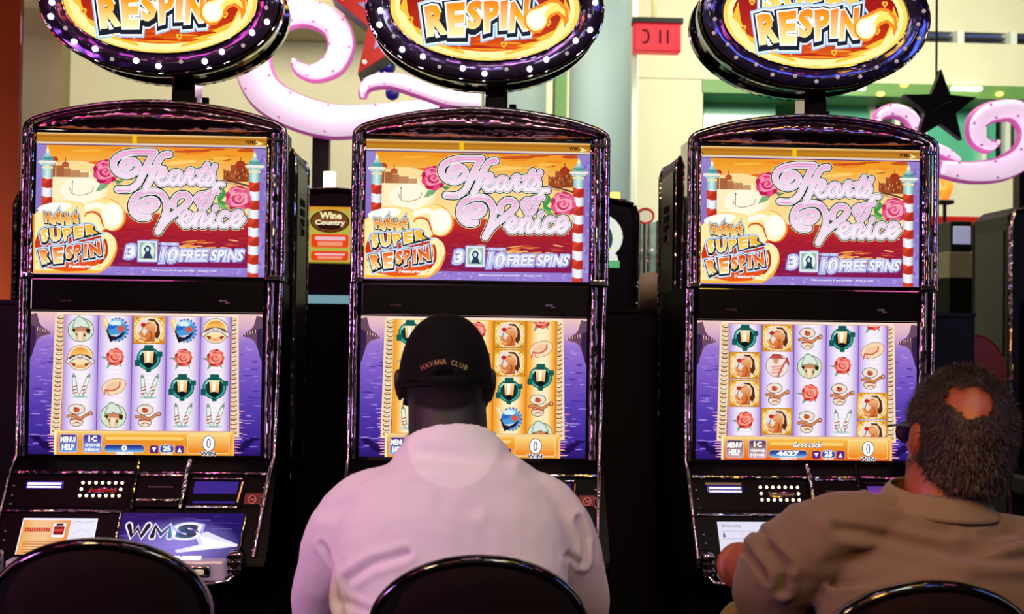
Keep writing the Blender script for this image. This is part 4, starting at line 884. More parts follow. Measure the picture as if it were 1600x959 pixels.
# ------------------------------------------------------------ the three slot machines
top = top_art()
def gx(x, d): return fx(x) * (1 + d / 3)
def gz(y, d): return 1.28 + (fz(y) - 1.28) * (1 + d / 3)
def path_local(pts): return [Vector((fx(x), y, fz(yy))) for x, y, yy in pts]
XL, XR = 40, 441          # outer edges in the upright grid
def arch(x):              # top edge of the cabinet
    t = (x - 240.5) / 200.5; return 160.5 + 33 * t*t + 3*t**8
def make_machine(tcx, lab, reels, gold, credit, msg, shift, mirror_top, variant):
    t = empty('slot_machine', (tcx, 3.0, 0)); tag(t, lab, 'slot machine', None)
    # body: stand, lower cabinet, rear shell
    MB().box(fx(48), fx(434), .02, .36, 0, .62, .01).build('stand', 'dull_black', t, False)
    MB().profile([(.0, fz(437)), (.0, fz(712)), (-.045, gz(735, -.045)), (-.105, gz(795, -.105)), (-.175, gz(872, -.175)), (-.18, gz(880, -.18)), (-.15, gz(900, -.15)), (.02, fz(905)-.03), (.34, fz(905)-.03), (.34, fz(437))], fx(36), fx(438), .004).build('lower_cabinet', 'panel_black', t, False)
    n = 24; up = [(fx(XL+6 + (XR-XL-12)*k/n), fz(arch(XL+6 + (XR-XL-12)*k/n)+2)) for k in range(n+1)]
    MB().prism([(fx(XR-4), fz(436)), (fx(XL+4), fz(436))] + up, .012, .16).build('upper_cabinet', 'gloss_black', t, False)
    sh = [(fx(XR-2), fz(760)), (fx(XL+2), fz(760)), (fx(XL), fz(225)), (fx(XL+4), fz(213)), (fx(XL+18), fz(205)), (fx(XR-18), fz(205)), (fx(XR-4), fz(213)), (fx(XR), fz(225))]
    rs = MB().prism(sh, .165, .42).build('rear_shell', 'satin_black', t, False)
    for s in (0, 1):
        X = XR if s else XL; d = -1 if s else 1
        MB().tube(path_local([(X, .42, 760), (X, .42, 228), (X+d*5, .42, 214), (X+d*20, .42, 206)]), .007, 8).build('edge_trim', 'chrome', rs)
        MB().tube(path_local([(X, .17, 760), (X, .17, 228), (X+d*5, .17, 214), (X+d*20, .17, 206)]), .005, 8).build('edge_trim', 'dark_chrome', rs)
        xs_ = fx(X) + (.001 if s else -.001)
        MB().box(min(xs_, xs_-d*.003), max(xs_, xs_-d*.003), .20, .39, fz(700), fz(235)).build('side_panel', 'grey_metal', rs, False)
        vt = MB()
        for i in range(2):
            for j in range(4): vt.box(min(xs_-d*.003, xs_-d*.006), max(xs_-d*.003, xs_-d*.006), .26+i*.04, .29+i*.04, fz(300)-j*.028, fz(300)-j*.028+.018)
        vt.build('vent_slot', 'dull_black', rs, False)
        MB().box(min(xs_-d*.003, xs_-d*.006), max(xs_-d*.003, xs_-d*.006), .25, .29, fz(352), fz(330)).build('label_plate', 'olive', rs, False)
    # bulging arched header over the screen
    def hd(u, v):
        x = 46 + u*(436-46); y = arch(x) + 3 + v*(207 - arch(x) - 3)
        e = min(1, 6*u, 6*(1-u)); return Vector((fx(x), .012 - .042*math.sin(math.pi*min(1, .15+v*.7))*e**.5, fz(y)))
    MB().grid(hd, 48, 10).build('header_panel', 'header' if variant != 2 else 'header', t, angle=80)
    o = MB().box(fx(243), fx(250), -.034, -.028, fz(188), fz(182), .001).build('lock_cap', 'redin', t, False)
    pa = [(XL+1, -.012, 436), (XL+1, -.012, 205), (XL+3, -.012, 199), (XL+8, -.012, 194.5)] + [(x, -.012, arch(x)) for x in range(XL+14, XR-12, 8)] + [(XR-8, -.012, 194.5), (XR-3, -.012, 199), (XR-1, -.012, 205), (XR-1, -.012, 436)]
    MB().tube(path_local(pa), .0075, 10).build('outer_frame', 'chrome', t, angle=80)
    # rounded side trims, upper and lower
    for s in (0, 1):
        for nm, ya, yb, m in (('upper_side_trim', 205, 434, 'dark_chrome'), ('lower_side_trim', 439, 712, 'dark_chrome')):
            x0, x1 = ((43, 58) if not s else (414, 437)); 
            if nm[0] == 'l' and s: x0, x1 = (410, 432)
            if nm[0] == 'l' and not s: x0, x1 = (37, 54)
            def tr(u, v): 
                return Vector((fx(x0+(x1-x0)*u), .006-.026*math.sin(math.pi*u)**.7, fz(ya+(yb-ya)*v)))
            g = MB().grid(tr, 10, 24).build(nm, m, t, angle=80)
            if nm[0] == 'u':
                MB().tube(path_local([(x0-1 if s else x1+1, -.022, ya+18), (x0+2 if s else x1-2, -.026, ya+24), (x0+2 if s else x1-2, -.026, yb-6)]), .0028, 6).build('chrome_bead', 'chrome', g)
                MB().box(fx(x0), fx(x1), -.028, -.012, fz(ya+14), fz(ya+8), .002).build('clip', 'chrome', g, False)
                MB().box(fx(x0), fx(x1), -.024, .0, fz(yb+2), fz(yb-6), .002).build('clip', 'chrome', g, False)
        X = XR-2 if s else XL-2
        MB().tube([Vector((gx(a_, b_), b_, gz(c_, b_))) for a_, b_, c_ in [(X, -.012, 439), (X-3*(1 if s else 0), -.012, 600), (X-(6 if s else 1), -.016, 712), (X-(6 if s else 4), -.055, 735), (X-(8 if s else 7), -.11, 795), (X-(9 if s else 11), -.175, 868)]], .0062 if s else .0048, 8).build('lower_frame', 'chrome', t, angle=80)
        for k in range(9):
            if k in (0, 4, 5): continue
            yy = 745+k*14; o = MB().ball((gx(XR-14 if s else XL+4, slope(yy)), slope(yy)-.003, gz(yy, slope(yy))), .0035, 8, 5).build('trim_stud', 'chrome', t)
    # screens
    MB().box(fx(57), fx(415), -.012, .012, fz(434), fz(206), .002).build('top_bezel', 'gloss_black', t, False)
    o = top.build('top_screen', 'screen', t, F) if mirror_top is None else None
    if o is None:
        o = bpy.data.objects.new('top_screen', mirror_top.data); link(o, t)
    o.location.y = -.0125; topscreen = o
    g = MB().box(fx(55), fx(413), -.020, .0, fz(487), fz(437), .004).build('dark_band', 'gloss_black', t, False)
    ar = Art(); logo_wms(ar, 343, 470-3, 3.6, '#9890a8', '#c08090'); ar.box_text('PLAYER', 101, 470, 118, 473, '#6c4a4c', bold=.03, res=1)
    o = ar.build('band_marking', 'print_', g, F); o.location.y = -.0203
    MB().box(fx(52), fx(413), -.012, .004, fz(716), fz(486), .002).build('main_bezel', 'gloss_black', t, False)
    o = main_art(reels, gold, credit, msg, shift).build('main_screen', 'screen', t, F); o.location.y = -.0125
    # sloping control front, drawn on its own plane
    def onf(name, x0, x1, y0, y1, m, proud=.006, bev=.002, par=None):
        mb = MB(); r = bmesh.ops.create_cube(mb.bm, size=1)
        for v in r['verts']:
            yy = y1 if v.co.z < 0 else y0; xx = x1 if v.co.x > 0 else x0; v.co = Vector((gx(xx, slope(yy)), slope(yy) + (.004 if v.co.y > 0 else -proud), gz(yy, slope(yy))))
        if bev: bmesh.ops.bevel(mb.bm, geom=list(mb.bm.edges), offset=bev, segments=2, affect='EDGES')
        return mb.build(name, m, par or t, False)
    def bar(name, pts, r, m='chrome', par=None, pr=.008):
        return MB().tube([Vector((gx(x, slope(y)), slope(y)-pr, gz(y, slope(y)))) for x, y in pts], r, 8).build(name, m, par or t)
    onf('upper_ledge', 40, 432, 735, 739, 'dark_chrome', .012)
    lp = onf('left_fascia', 44, 222, 742, 792, 'panel_black', .003)
    onf('player_card_light', 62, 119, 751, 763, 'purple', .006, par=lp)
    onf('light_bar', 65, 116, 753, 756, 'white_glow', .008, 0, lp); onf('light_bar', 65, 116, 758.5, 761, 'white_glow', .008, 0, lp)
    if variant == 2: onf('gold_strip', 60, 118, 746, 750, 'olive', .007, 0, lp)
    sl = onf('card_slot', 158, 203, 759.5, 770, 'dark_chrome' , .005, par=lp); onf('slot_mouth', 161, 200, 763.5, 765.5, 'red' if variant == 0 else 'olive', .007, 0, lp)
    dots = [(148+i*10, 753) for i in range(7)] + [(148+i*10-1, 773) for i in range(7)] + [(147.5, 763), (207.5, 763)]
    base = None
    for x, y in dots:
        if base is None: base = MB().ball((0, 0, 0), .0042, 10, 6).build('slot_lamp', 'led', lp); q = base
        else: q = base.copy(); link(q, lp)
        q.location = (gx(x, slope(y)), slope(y)-.005, gz(y, slope(y)))
    # bill validator between two chrome pillars
    bv = onf('bill_validator', 232, 305, 738, 790, 'panel_black', .012, .003)
    for x in (229, 306): bar('chrome_pillar', [(x+(-1 if x < 250 else 1), 716), (x, 728), (x, 782), (x-(-2 if x < 250 else 2), 792)], .0055, 'chrome', bv, .016)
    bar('chrome_rail', [(236, 740), (301, 740)], .0025, 'chrome', bv, .016); bar('chrome_rail', [(236, 778), (301, 778)], .003, 'chrome', bv, .016)
    onf('mouth', 240, 297, 746, 772, 'dull_black', .008, .002, bv); onf('lip', 250, 288, 757, 759, 'grey_metal', .014, .0, bv)
    tp = onf('ticket_printer', 313, 397, 741, 790, 'panel_black', .008, .003)
    onf('purple_window', 318, 389, 748, 770, 'purple', .011, .003, tp); onf('ticket_slot', 320, 389, 772, 779, 'dull_black', .012, .001, tp); onf('slot_light', 322, 387, 780, 783, 'purple', .012, .0, tp)
    bar('chrome_rail', [(314, 788), (392, 789)], .0028, 'chrome', tp, .012); bar('chrome_rail', [(316, 745), (392, 745)], .0022, 'dark_chrome', tp, .012); bar('gold_edge', [(394, 750), (391, 782)], .0032, mat('gold_chrome%d' % variant, '#d8a860', .2, 1), tp, .012)
    ns = onf('no_smoking_sticker', 400, 426, 768, 785, mat('sticker_red%d' % variant, '#7a1a12', .5), .004, 0)
    tag(ns, 'dark red sticker with a crossed-out cigarette symbol')
    ar = Art(); ar.ell(0, 0, 6.6, 6.6, '#e8a890', n=24); ar.ell(0, 0, 5.2, 5.2, '#7a1a12', n=24); ar.stroke([(-4, -4), (4, 4)], 1.5, '#e8a890', smooth=False); ar.stroke([(-3.6, 1.5), (4, -1.5)], 1.3, '#e8a890', smooth=False)
    o = ar.build('symbol', 'print_', ns, lambda x, y: (gx(413+x, slope(776)), gz(776.5+y, slope(776)))); o.location.y = slope(785)-.005; 
    bar('mid_rail', [(38, 797), (130, 796.5), (214, 798)], .003, 'dark_chrome'); 
    # lower left: small screen, lower right: lit logo glass
    dz_ = gz(800, slope(800)) - gz(872, slope(872)); dy_ = slope(800) - slope(872); ang = math.atan2(dy_, dz_); SL = math.hypot(dy_, dz_)/72
    fr = onf('small_screen_frame', 44, 212, 800, 872, 'panel_black', .004); bar('divider', [(215, 798), (214, 868)], .0035, 'chrome', fr)
    ar = Art(.00008)
    if variant == 0:
        ar.rect(0, 0, 115, 56, '#f4f0ff'); ar.rect(2, 3, 74, 56, hgrad([(2, '#f0a850'), (30, '#f8d0a0'), (74, '#f09038')]), nx=4); ar.rect(76, 2, 113, 56, '#eceaf8')
        for k in range(11): ar.rect(6+k*3.6, 15, 8.8+k*3.6, 21, '#c02818', up=0)
        ar.up(); ar.rect(6, 17.5, 45, 18.6, '#e87050'); ar.rrect(49, 8, 68, 30, 1.5, '#ffffff'); ar.rrect(50.5, 13, 66.5, 26, 1.5, '#8a1a18'); ar.rect(53, 8.5, 64, 12, '#302018'); ar.rect(52, 17, 65, 21, '#d84838')
        ar.stroke([(78, 9), (85, 5), (92, 7), (110, 5)], .9, '#b8b4d0'); ar.stroke([(80, 24), (95, 18), (110, 26)], .6, '#c8c4dc')
        for k in range(5): ar.rect(8, 36+k*4, 60, 37.4+k*4, '#c87838', up=0)
    else:
        ar.rect(0, 0, 115, 56, '#e4e0f4'); ar.box_text('Welcome', 6, 4, 38, 9, '#8884a0', bold=.02, res=1); ar.rect(5, 15, 100, 15.6, '#a8a4c0'); ar.rect(5, 27, 100, 27.6, '#a8a4c0')
        ar.ell(9, 19.5, 1.5, 1.8, '#5c5878', n=8); ar.rect(7, 21, 11, 25, '#5c5878'); ar.rect(38, 17, 38.6, 26, '#a8a4c0'); ar.box_text('Points', 8, 44, 28, 48, '#9894b0', bold=.02, res=1)
    o = ar.build('small_screen', 'screen', fr, lambda x, y: (gx(66+x, -.15), -y*SL)); 
    o.location = (0, slope(808)-.0052, gz(808, slope(808))); o.rotation_euler.x = -ang
    ar = Art(.00008); rn = random.Random(1)
    ar.rect(0, 0, 190, 78, lambda x, y: lerp(lin('#180c60'), lin('#9c8ae8'), max(0, 1-math.hypot((x-95)/95, (y-52)/44))**.8), nx=30, ny=16)
    for k in range(60):
        y = rn.uniform(2, 74); x = rn.uniform(0, 150); ar.rect(x, y, x+rn.uniform(10, 40), y+.5, rn.choice(['#4a38b0', '#6a5ad0', '#2a1c88', '#8a80e0']), up=0)
    ar.up(); 
    for (o_, c_) in ((.16, '#b8b0ff'), (.09, '#ffffff'), (0, None)):
        g_ = hgrad([(12, '#0c0a18'), (60, '#201c30'), (84, '#5a8ac8'), (98, '#181828'), (122, '#3a4868')]) if c_ is None else c_
        for st_ in ([(14, 20), (21, 37), (28, 24), (35, 37), (44, 20)], [(52, 37), (55, 21), (65, 34), (77, 21), (79, 37)]):
            ar.stroke(st_, 7.0 + o_*38, g_, smooth=False, up=0)
        ar.text('S', ((90, 18), (123, 18), (119, 39.5), (86, 39.5)), g_, bold=.06, out=o_, up=0)
        ar.up()
    ar.poly([(128, 31), (136, 29), (150, 35), (186, 49), (184, 52), (94, 62), (90, 58), (126, 49), (120, 40)], '#e8e4ff'); ar.poly([(126, 36), (182, 50), (98, 60), (132, 49)], '#ffffff')
    o = ar.build('logo_glass', 'screen', fr, lambda x, y: (gx(217+x, -.14), -y*SL)); o.location = (0, slope(799)-.0062, gz(799, slope(799))); o.rotation_euler.x = -ang
    bar('glass_rim', [(408, 801), (406, 850), (400, 872)], .003, 'dark_chrome')
    gx_ = lambda x: gx(x, -.20); gz_ = lambda y: gz(y, -.20)
    # button shelf
    bs = MB().box(gx_(58), gx_(392), -.215, -.15, gz_(903), gz_(872), .006).build('button_shelf', mat('pale_deck%d' % variant, '#b8a8a8', .3, .3, emit='#a890a8', es=.3), t, False)
    for k in range(5):
        x = 64 + k*66; b = MB().box(gx_(x), gx_(x+44), -.228, -.21, gz_(897), gz_(877), .007, 3).build('play_button', 'chrome', bs); MB().box(gx_(x+9), gx_(x+35), -.2305, -.227, gz_(891), gz_(883), .003).build('button_cap', mat('pearl_cap_%d_%d' % (variant, k), '#d8d4b8', .3, .2, emit='#b8b090', es=.45), b, False)
    for x0_, x1_ in ((262, 318), (322, 352)): MB().box(gx_(x0_), gx_(x1_), -.20, -.178, gz_(872), gz_(869)).build('glow_strip', 'white_glow', bs, False)
    MB().tube([Vector((gx_(30), -.17, gz_(884))), Vector((gx_(46), -.215, gz_(904))), Vector((gx_(100), -.225, gz_(909))), Vector((gx_(350), -.225, gz_(909))), Vector((gx_(398), -.215, gz_(903))), Vector((gx_(416), -.17, gz_(884)))], .006, 10).build('lip_rail', 'chrome', bs)
    for s in (0, 1):
        xa, xb = ((394, 418) if s else (28, 50))
        cb = MB().box(gx_(xa), gx_(xb), -.205, -.12, gz_(902), gz_(858), .014, 3).build('corner_block', 'dark_chrome', t)
        for k in range(3): MB().box(gx_(xa+1), gx_(xb-1), -.209, -.2, gz_(870+k*11), gz_(863+k*11), .002).build('rib', 'chrome', cb, False)
    # topper: post and oval lamp-ringed sign
    MB().box(fx(246), fx(283), .10, .20, fz(172), fz(90), .006).build('topper_post', 'gloss_black', t, False)
    MB().tube([Vector((fx(293), .16, fz(176))), Vector((fx(293), .16, fz(132)))], .010, 12).build('cable_tube', 'satin_black', t)
    ts = empty('topper_sign', (fx(243), 0, fz(-2))); ts.parent = t
    def oval(a, b, n=64, p=2.0): return [(a*math.cos(2*math.pi*k/n), b*math.sin(2*math.pi*k/n)) for k in range(n)]
    A, B = 187*KS, 116*KS
    prof = [(0.985, .155), (1.0, .15), (1.0, .125), (.965, .12), (.965, .045), (.99, .04), (1.01, .03), (1.01, .0), (.985, -.008)]
    mb = MB(); rings = []
    for s_, y in prof: rings.append([mb.bm.verts.new((x*s_, y+.012, z*(s_ if s_ > 1 else s_))) for x, z in oval(A, B)])
    for r0, r1 in zip(rings, rings[1:]):
        for k in range(64): mb.bm.faces.new((r0[k], r0[(k+1) % 64], r1[(k+1) % 64], r1[k]))
    mb.bm.faces.new(rings[0]); mb.bm.faces.new(rings[-1][::-1])
    mb.build('shell', 'gloss_black', ts, angle=35)
    for s_, y, r_ in ((1.005, .004, .0045), (.985, .165, .003)): MB().tube([(x*s_, y, z*s_) for x, z in oval(A, B, 72)], r_, 8, closed=True, up=(0, 1, 0)).build('rim', 'chrome', ts)
    def ringf(u, v):
        th = 2*math.pi*u; s_ = lerp((.985*A, .985*B), (152*KS, 86*KS), v); return Vector((s_[0]*math.cos(th), -.002-.012*math.sin(math.pi*(.25+.6*v)), s_[1]*math.sin(th)))
    MB().grid(ringf, 72, 5).build('bulb_ring', 'bulb_ring', ts, angle=80)
    MB().tube([(x, -.008, z) for x, z in oval(152*KS, 86*KS, 72)], .003, 8, closed=True, up=(0, 1, 0)).build('inner_rim', 'dark_chrome', ts)
    o = signmesh(ts); o.location.y = -.006
    nb = 30; b0 = None
    for k in range(nb):
        th = 2*math.pi*(k+.5)/nb; q = .91 if k % 2 else .96
        qx, qz = (q*A*.975*math.cos(th), q*B*.955*math.sin(th))
        lit = (k % 3 != 2) if variant < 2 else False
        m = 'bulb' if lit else 'bulb_off'
        o = bulbs[m].copy(); link(o, ts); o.location = (qx, -.016, qz)
    return t, topscreen
_sm = {}
def signmesh(ts):
    if 'm' not in _sm:
        o = sign_art().build('sign_face', 'signface', ts, lambda x, y: (x*KS, -y*KS)); _sm['m'] = o.data; return o
    o = bpy.data.objects.new('sign_face', _sm['m']); return link(o, ts)
bulbs = {}
for m, r_ in (('bulb', .0076), ('bulb_off', .0055)):
    o = MB().ball((0, 0, 0), r_, 10, 7).build('bulb', m, None); COL.objects.unlink(o); bulbs[m] = o
CX = [W(px, py, 3.0).x for px, py in ((240, 480), (749, 480), (1267, 480))]
_, ts0 = make_machine(CX[0], 'leftmost slot machine, nobody seated, with lit logo glass', ['SBPM', 'TRHS', 'GLPM', 'TRLP', 'BRLP'], False, '0', '', None, None, 0)
make_machine(CX[1], 'middle slot machine with golden reels behind the man in the black cap', ['LRMP', 'HPMR', 'RLSP', 'GGLT', 'RHLMS'], True, '0', '', [0, 0, -4, 0, -22], ts0, 1)
make_machine(CX[2], 'rightmost slot machine showing good luck and 4627 credits', ['LGGR', 'GOMG', 'MSRM', 'LRMP', 'RHMGG'], False, '4627', 'Good Luck!', [0, 0, 0, 0, -26], ts0, 2)
# ------------------------------------------------------------ chairs
YC = 1.825
def make_chair(px, py, Yc, lab):
    top_ = W(px, py, Yc); t = empty('casino_chair', (top_.x, Yc, 0)); tag(t, lab, 'chair')
    a, b, zt = .171, .116, top_.z - .007; zc = zt - b
    def outline(k_, n=28):
        pts = [(a*k_*math.cos(math.pi*k/n), zc + (b-(a*(1-k_)))*math.sin(math.pi*k/n)) for k in range(n+1)]
        zl = zt - .46; return [(a*k_*.86, zl + a*(1-k_))] + pts + [(-a*k_*.86, zl + a*(1-k_))]
    # padded back: two bulged faces round a board
    def pad(sgn, name, lift):
        o = outline(.965)
        mb = MB(); rings = []
        for q, d in ((1, 0), (.97, .012), (.85, .022), (.6, .030), (.3, .034)):
            cz = zt - .23; rings.append([mb.bm.verts.new((x*q, sgn*(.012+d*lift) + .9*(x*q)**2, cz+(z-cz)*q)) for x, z in o])
        n = len(o)
        for r0, r1 in zip(rings, rings[1:]):
            for k in range(n): mb.bm.faces.new((r0[k], r0[(k+1) % n], r1[(k+1) % n], r1[k]))
        mb.bm.faces.new(rings[-1]); return mb.build(name, 'vinyl', t, angle=80)
    br = pad(-1, 'backrest', .7); pad(1, 'front_cushion', 1.3)
    MB().prism(outline(.97), .005 - .012, .012, 0).build('back_board', 'dull_black', t, False)
    o = outline(1.0)
    MB().tube([(x, .9*x*x*.9, z) for x, z in o], .0125, 12, up=(0, 1, 0), flat=(1.25, .85)).build('rim', 'rim', t, angle=80)
    zs = .50
    s = MB().box(-.22, .22, .03, .46, zs-.075, zs, .035, 4).build('seat', 'vinyl', t); MB().box(-.2, .2, .05, .44, zs-.095, zs-.07, .01).build('seat_pan', 'dull_black', t, False)
    for sx in (-1, 1): MB().tube([(sx*.14, .1, zs-.08), (sx*.14, .0, zs-.07), (sx*.14, -.005, zt-.44), (sx*.14, .0, zt-.3)], .012, 8).build('back_bracket', 'gloss_black', t)
    MB().tube([(0, .24, .04), (0, .24, zs-.09)], .032, 16).build('pedestal', 'chrome', t)
    MB().tube([(0, .24, 0), (0, .24, .012), (0, .24, .04), (0, .24, .05)], [.23, .235, .08, .035], 32).build('base', 'dark_chrome', t)
    MB().tube([(.17*math.cos(k*.2618), .24+.17*math.sin(k*.2618), .2) for k in range(24)], .010, 8, closed=True, up=(0, 0, 1)).build('foot_ring', 'chrome', t)
    return t
make_chair(150, 843, YC, 'empty dark brown padded casino chair in front of the leftmost machine')
make_chair(750, 869, YC, 'black padded casino chair under the man in the white shirt')
make_chair(1461, 909, 1.735, 'black padded casino chair under the balding man at the right')

# ------------------------------------------------------------ people
def skinmat(name, c, rough=.55):
    m = mat(name, c, rough, noise_amt=.12, nscale=40, bump=.08, bscale=300, bdist=.002); b = m.node_tree.nodes['Principled BSDF']
    b.inputs['Subsurface Weight'].default_value = .05; b.inputs['Subsurface Radius'].default_value = (.01, .004, .002); return m
def cloth(name, c, amt=.05, patch=None):
    m = mat(name, c, .9, noise_amt=amt, nscale=6, bump=.25, bscale=700, bdist=.0008, spec=.15); b = m.node_tree.nodes['Principled BSDF']
    b.inputs['Sheen Weight'].default_value = .2; return m

def grow(mb, name, m, parent, voxel=.006, smooth=4, disp=None):
    me = bpy.data.meshes.new(name); bmesh.ops.recalc_face_normals(mb.bm, faces=mb.bm.faces); mb.bm.to_mesh(me); mb.bm.free()
    o = bpy.data.objects.new(name, me); COL.objects.link(o)
    r = o.modifiers.new('r', 'REMESH'); r.mode = 'VOXEL'; r.voxel_size = voxel; r.use_smooth_shade = True
    s = o.modifiers.new('s', 'SMOOTH'); s.factor = .5; s.iterations = smooth
    dg = bpy.context.evaluated_depsgraph_get(); me2 = bpy.data.meshes.new_from_object(o.evaluated_get(dg))
    bpy.data.objects.remove(o); bpy.data.meshes.remove(me)
    if disp:
        nn = [v.normal.copy() for v in me2.vertices]
        for v, n in zip(me2.vertices, nn): v.co = v.co + n * disp(v.co, n)
    me2.materials.clear(); me2.materials.append(m); me2.name = name
    for p in me2.polygons: p.use_smooth = True
    o = bpy.data.objects.new(name, me2); return link(o, parent)
def limb(mb, pts, n=14, up=(0, 1, 0), flat_end=False):
    """pts: (point, radius or (r_up, r_side)); ends rounded"""
    P = [Vector(p) for p, r in pts]; Rr = [r if isinstance(r, tuple) else (r, r) for p, r in pts]
    C = []; RR = []
    for i in range(len(P)-1):
        for k in range(4):
            t = k/4; p0, p1, p2, p3 = P[max(i-1, 0)], P[i], P[i+1], P[min(i+2, len(P)-1)]
            C.append(.5*((2*p1)+(-p0+p2)*t+(2*p0-5*p1+4*p2-p3)*t*t+(-p0+3*p1-3*p2+p3)*t**3)); tt = t*t*(3-2*t); RR.append(lerp(Rr[i], Rr[i+1], tt))
    C.append(P[-1]); RR.append(Rr[-1])
    d0 = (C[0]-C[1]).normalized(); d1 = (C[-1]-C[-2]).normalized(); r0 = min(RR[0]); r1 = min(RR[-1])
    A = [(C[0]+d0*r0*q, (RR[0][0]*w, RR[0][1]*w)) for q, w in ((.98, .2), (.8, .6), (.45, .89))]
    B = [(C[-1]+d1*r1*q, (RR[-1][0]*w, RR[-1][1]*w)) for q, w in ((.45, .89), (.8, .6), (.98, .2))]
    if flat_end: B = [(C[-1]+d1*.004, (RR[-1][0]*.9, RR[-1][1]*.9)), (C[-1]+d1*.006, (RR[-1][0]*.6, RR[-1][1]*.6))]
    path = [a for a, _ in A] + C + [a for a, _ in B]; rad = [r for _, r in A] + RR + [r for _, r in B]
    mb.tube(path, rad, n, up=up)
def hand(mb, wrist, fwd, down, side, curl=.5):
    """palm with five separate fingers"""
    w = Vector(wrist); f = Vector(fwd).normalized(); d = Vector(down).normalized(); s = f.cross(d).normalized() * side
    limb(mb, [(w-f*.01, (.018, .027)), (w+f*.035, (.015, .038)), (w+f*.075, (.013, .040))], 12, up=d)
    for k, (L, off) in enumerate(((.062, -.034), (.072, -.0115), (.068, .0115), (.052, .034))):
        b = w+f*.08+s*off; dirs = (f+s*off*3).normalized()
        p1 = b+dirs*L*.45; p2 = p1+(dirs*(1-curl*.5)+d*curl).normalized()*L*.35; p3 = p2+(dirs*(1-curl)+d*curl*1.4).normalized()*L*.3
        limb(mb, [(b-dirs*.02, .0088), (p1, .0084), (p2, .0078), (p3, .0066)], 8, up=d)
    b = w+f*.025-s*.028; limb(mb, [(b, .013), (b-s*.022+f*.022+d*.006, .0105), (b-s*.03+f*.05+d*.012, .0092), (b-s*.028+f*.066+d*.018, .0075)], 8, up=d)
def head(mb, c, rx, ry, rz, M3, ears=True):
    def B(p, r, sc): 
        q = bmesh.ops.create_uvsphere(mb.bm, u_segments=20, v_segments=14, radius=1)
        for v in q['verts']: v.co = c + M3 @ Vector((p[0]+v.co.x*r*sc[0], p[1]+v.co.y*r*sc[1], p[2]+v.co.z*r*sc[2]))
    B((0, -.005, .01), 1, (rx, ry, rz*.90)); B((0, .018, -.035), 1, (rx*.80, ry*.78, rz*.72)); B((0, .035, -.075), 1, (rx*.62, ry*.55, rz*.36))
    B((0, .103*ry/.1, -.025), .012, (1, 1.3, 1.7)); B((0, .112*ry/.1, -.036), .011, (1.2, 1, .9)); B((0, .088*ry/.1, .008), .012, (3.6, .9, .8)); B((0, .090*ry/.1, -.066), .010, (2.2, .8, .6)); B((0, .090*ry/.1, -.076), .010, (1.9, .8, .6)); B((0, .075*ry/.1, -.10), .016, (1.4, 1, .8))
    for s in (-1, 1):
        B((s*.045, .06, -.028), .02, (1, 1, .9))
        if ears: B((s*(rx+.005), -.002, -.020), .030, (.30, .62, 1.0)); B((s*(rx+.010), -.010, -.012), .022, (.28, .75, 1.1)); B((s*(rx+.004), .004, -.046), .010, (.5, .8, 1.0))
def eyes(c, M3, ry, t):
    for s in (-1, 1):
        o = MB().ball(c + M3 @ Vector((s*.031, .083*ry/.1, -.004)), .0115, 14, 10).build('eye', mat('eyeball', '#d8d0c8', .2), t)

def crease(lines):
    """lines: (polyline of world points in x,z) , width, depth -> groove on the back side"""
    def f(x, z):
        s = 0
        for pts, w, dpt in lines:
            best = 9
            for (ax, az), (bx, bz) in zip(pts, pts[1:]):
                vx, vz = bx-ax, bz-az; t = max(0, min(1, ((x-ax)*vx+(z-az)*vz)/(vx*vx+vz*vz+1e-9))); d = math.hypot(x-ax-vx*t, z-az-vz*t); best = min(best, d)
            s -= dpt*math.exp(-(best/w)**2); s += dpt*.55*math.exp(-((best-w*1.9)/(w*1.1))**2)
        return s
    return f
def cr(pts, Y, w, d): return ([(W(x, y, Y).x, W(x, y, Y).z) for x, y in pts], w, d)

# --- man in the black cap
bx = W(706, 800, 2.12).x
pm = empty('person', (bx, 2.12, 0)); tag(pm, 'seated person seen from behind in a black cap and white long-sleeved shirt', 'person')
def L(x, y, z): return Vector((x, y-2.12, z))
hc = W(696, 585, 2.22) - Vector((bx, 2.12, 0)); Mh = Matrix.Rotation(R(-8), 3, 'X')
mb = MB()
limb(mb, [(L(0, 2.04, .56), (.12, .17)), (L(0, 2.04, .75), (.115, .17)), (L(0, 2.10, .90), (.11, .185)), (L(0, 2.15, .975), (.085, .15)), (L(0, 2.18, 1.03), (.065, .085))], 24)
limb(mb, [(L(-.005, 2.17, 1.00), (.070, .080)), (L(-.010, 2.20, 1.08), (.072, .077)), (L(-.014, 2.23, 1.14), (.076, .076))], 20)
head(mb, hc, .084, .098, .118, Mh)
for s in (-1, 1):
    limb(mb, [(L(s*.17, 2.15, .925), .060), (L(s*.225, 2.19, .82), .050), (L(s*.25, 2.26, .715), .042), (L(s*.22, 2.40, .715), .040), (L(s*.17, 2.60, .735), .030), (L(s*.165, 2.63, .738), (.020, .028))])
    hand(mb, L(s*.163, 2.65, .74), (-.1*s, 1, .05), (0, .1, -1), s if s > 0 else -1, .45)
    limb(mb, [(L(s*.09, 2.05, .57), .085), (L(s*.12, 2.25, .575), .078), (L(s*.14, 2.42, .56), .062), (L(s*.14, 2.47, .50), .056), (L(s*.14, 2.46, .35), .054), (L(s*.14, 2.44, .16), .038), (L(s*.14, 2.44, .08), .036)])
body = grow(mb, 'body', skinmat('dark_skin', '#1e110b'), pm, .0062, 3)
eyes(hc, Mh, .098, pm)
sh = MB()
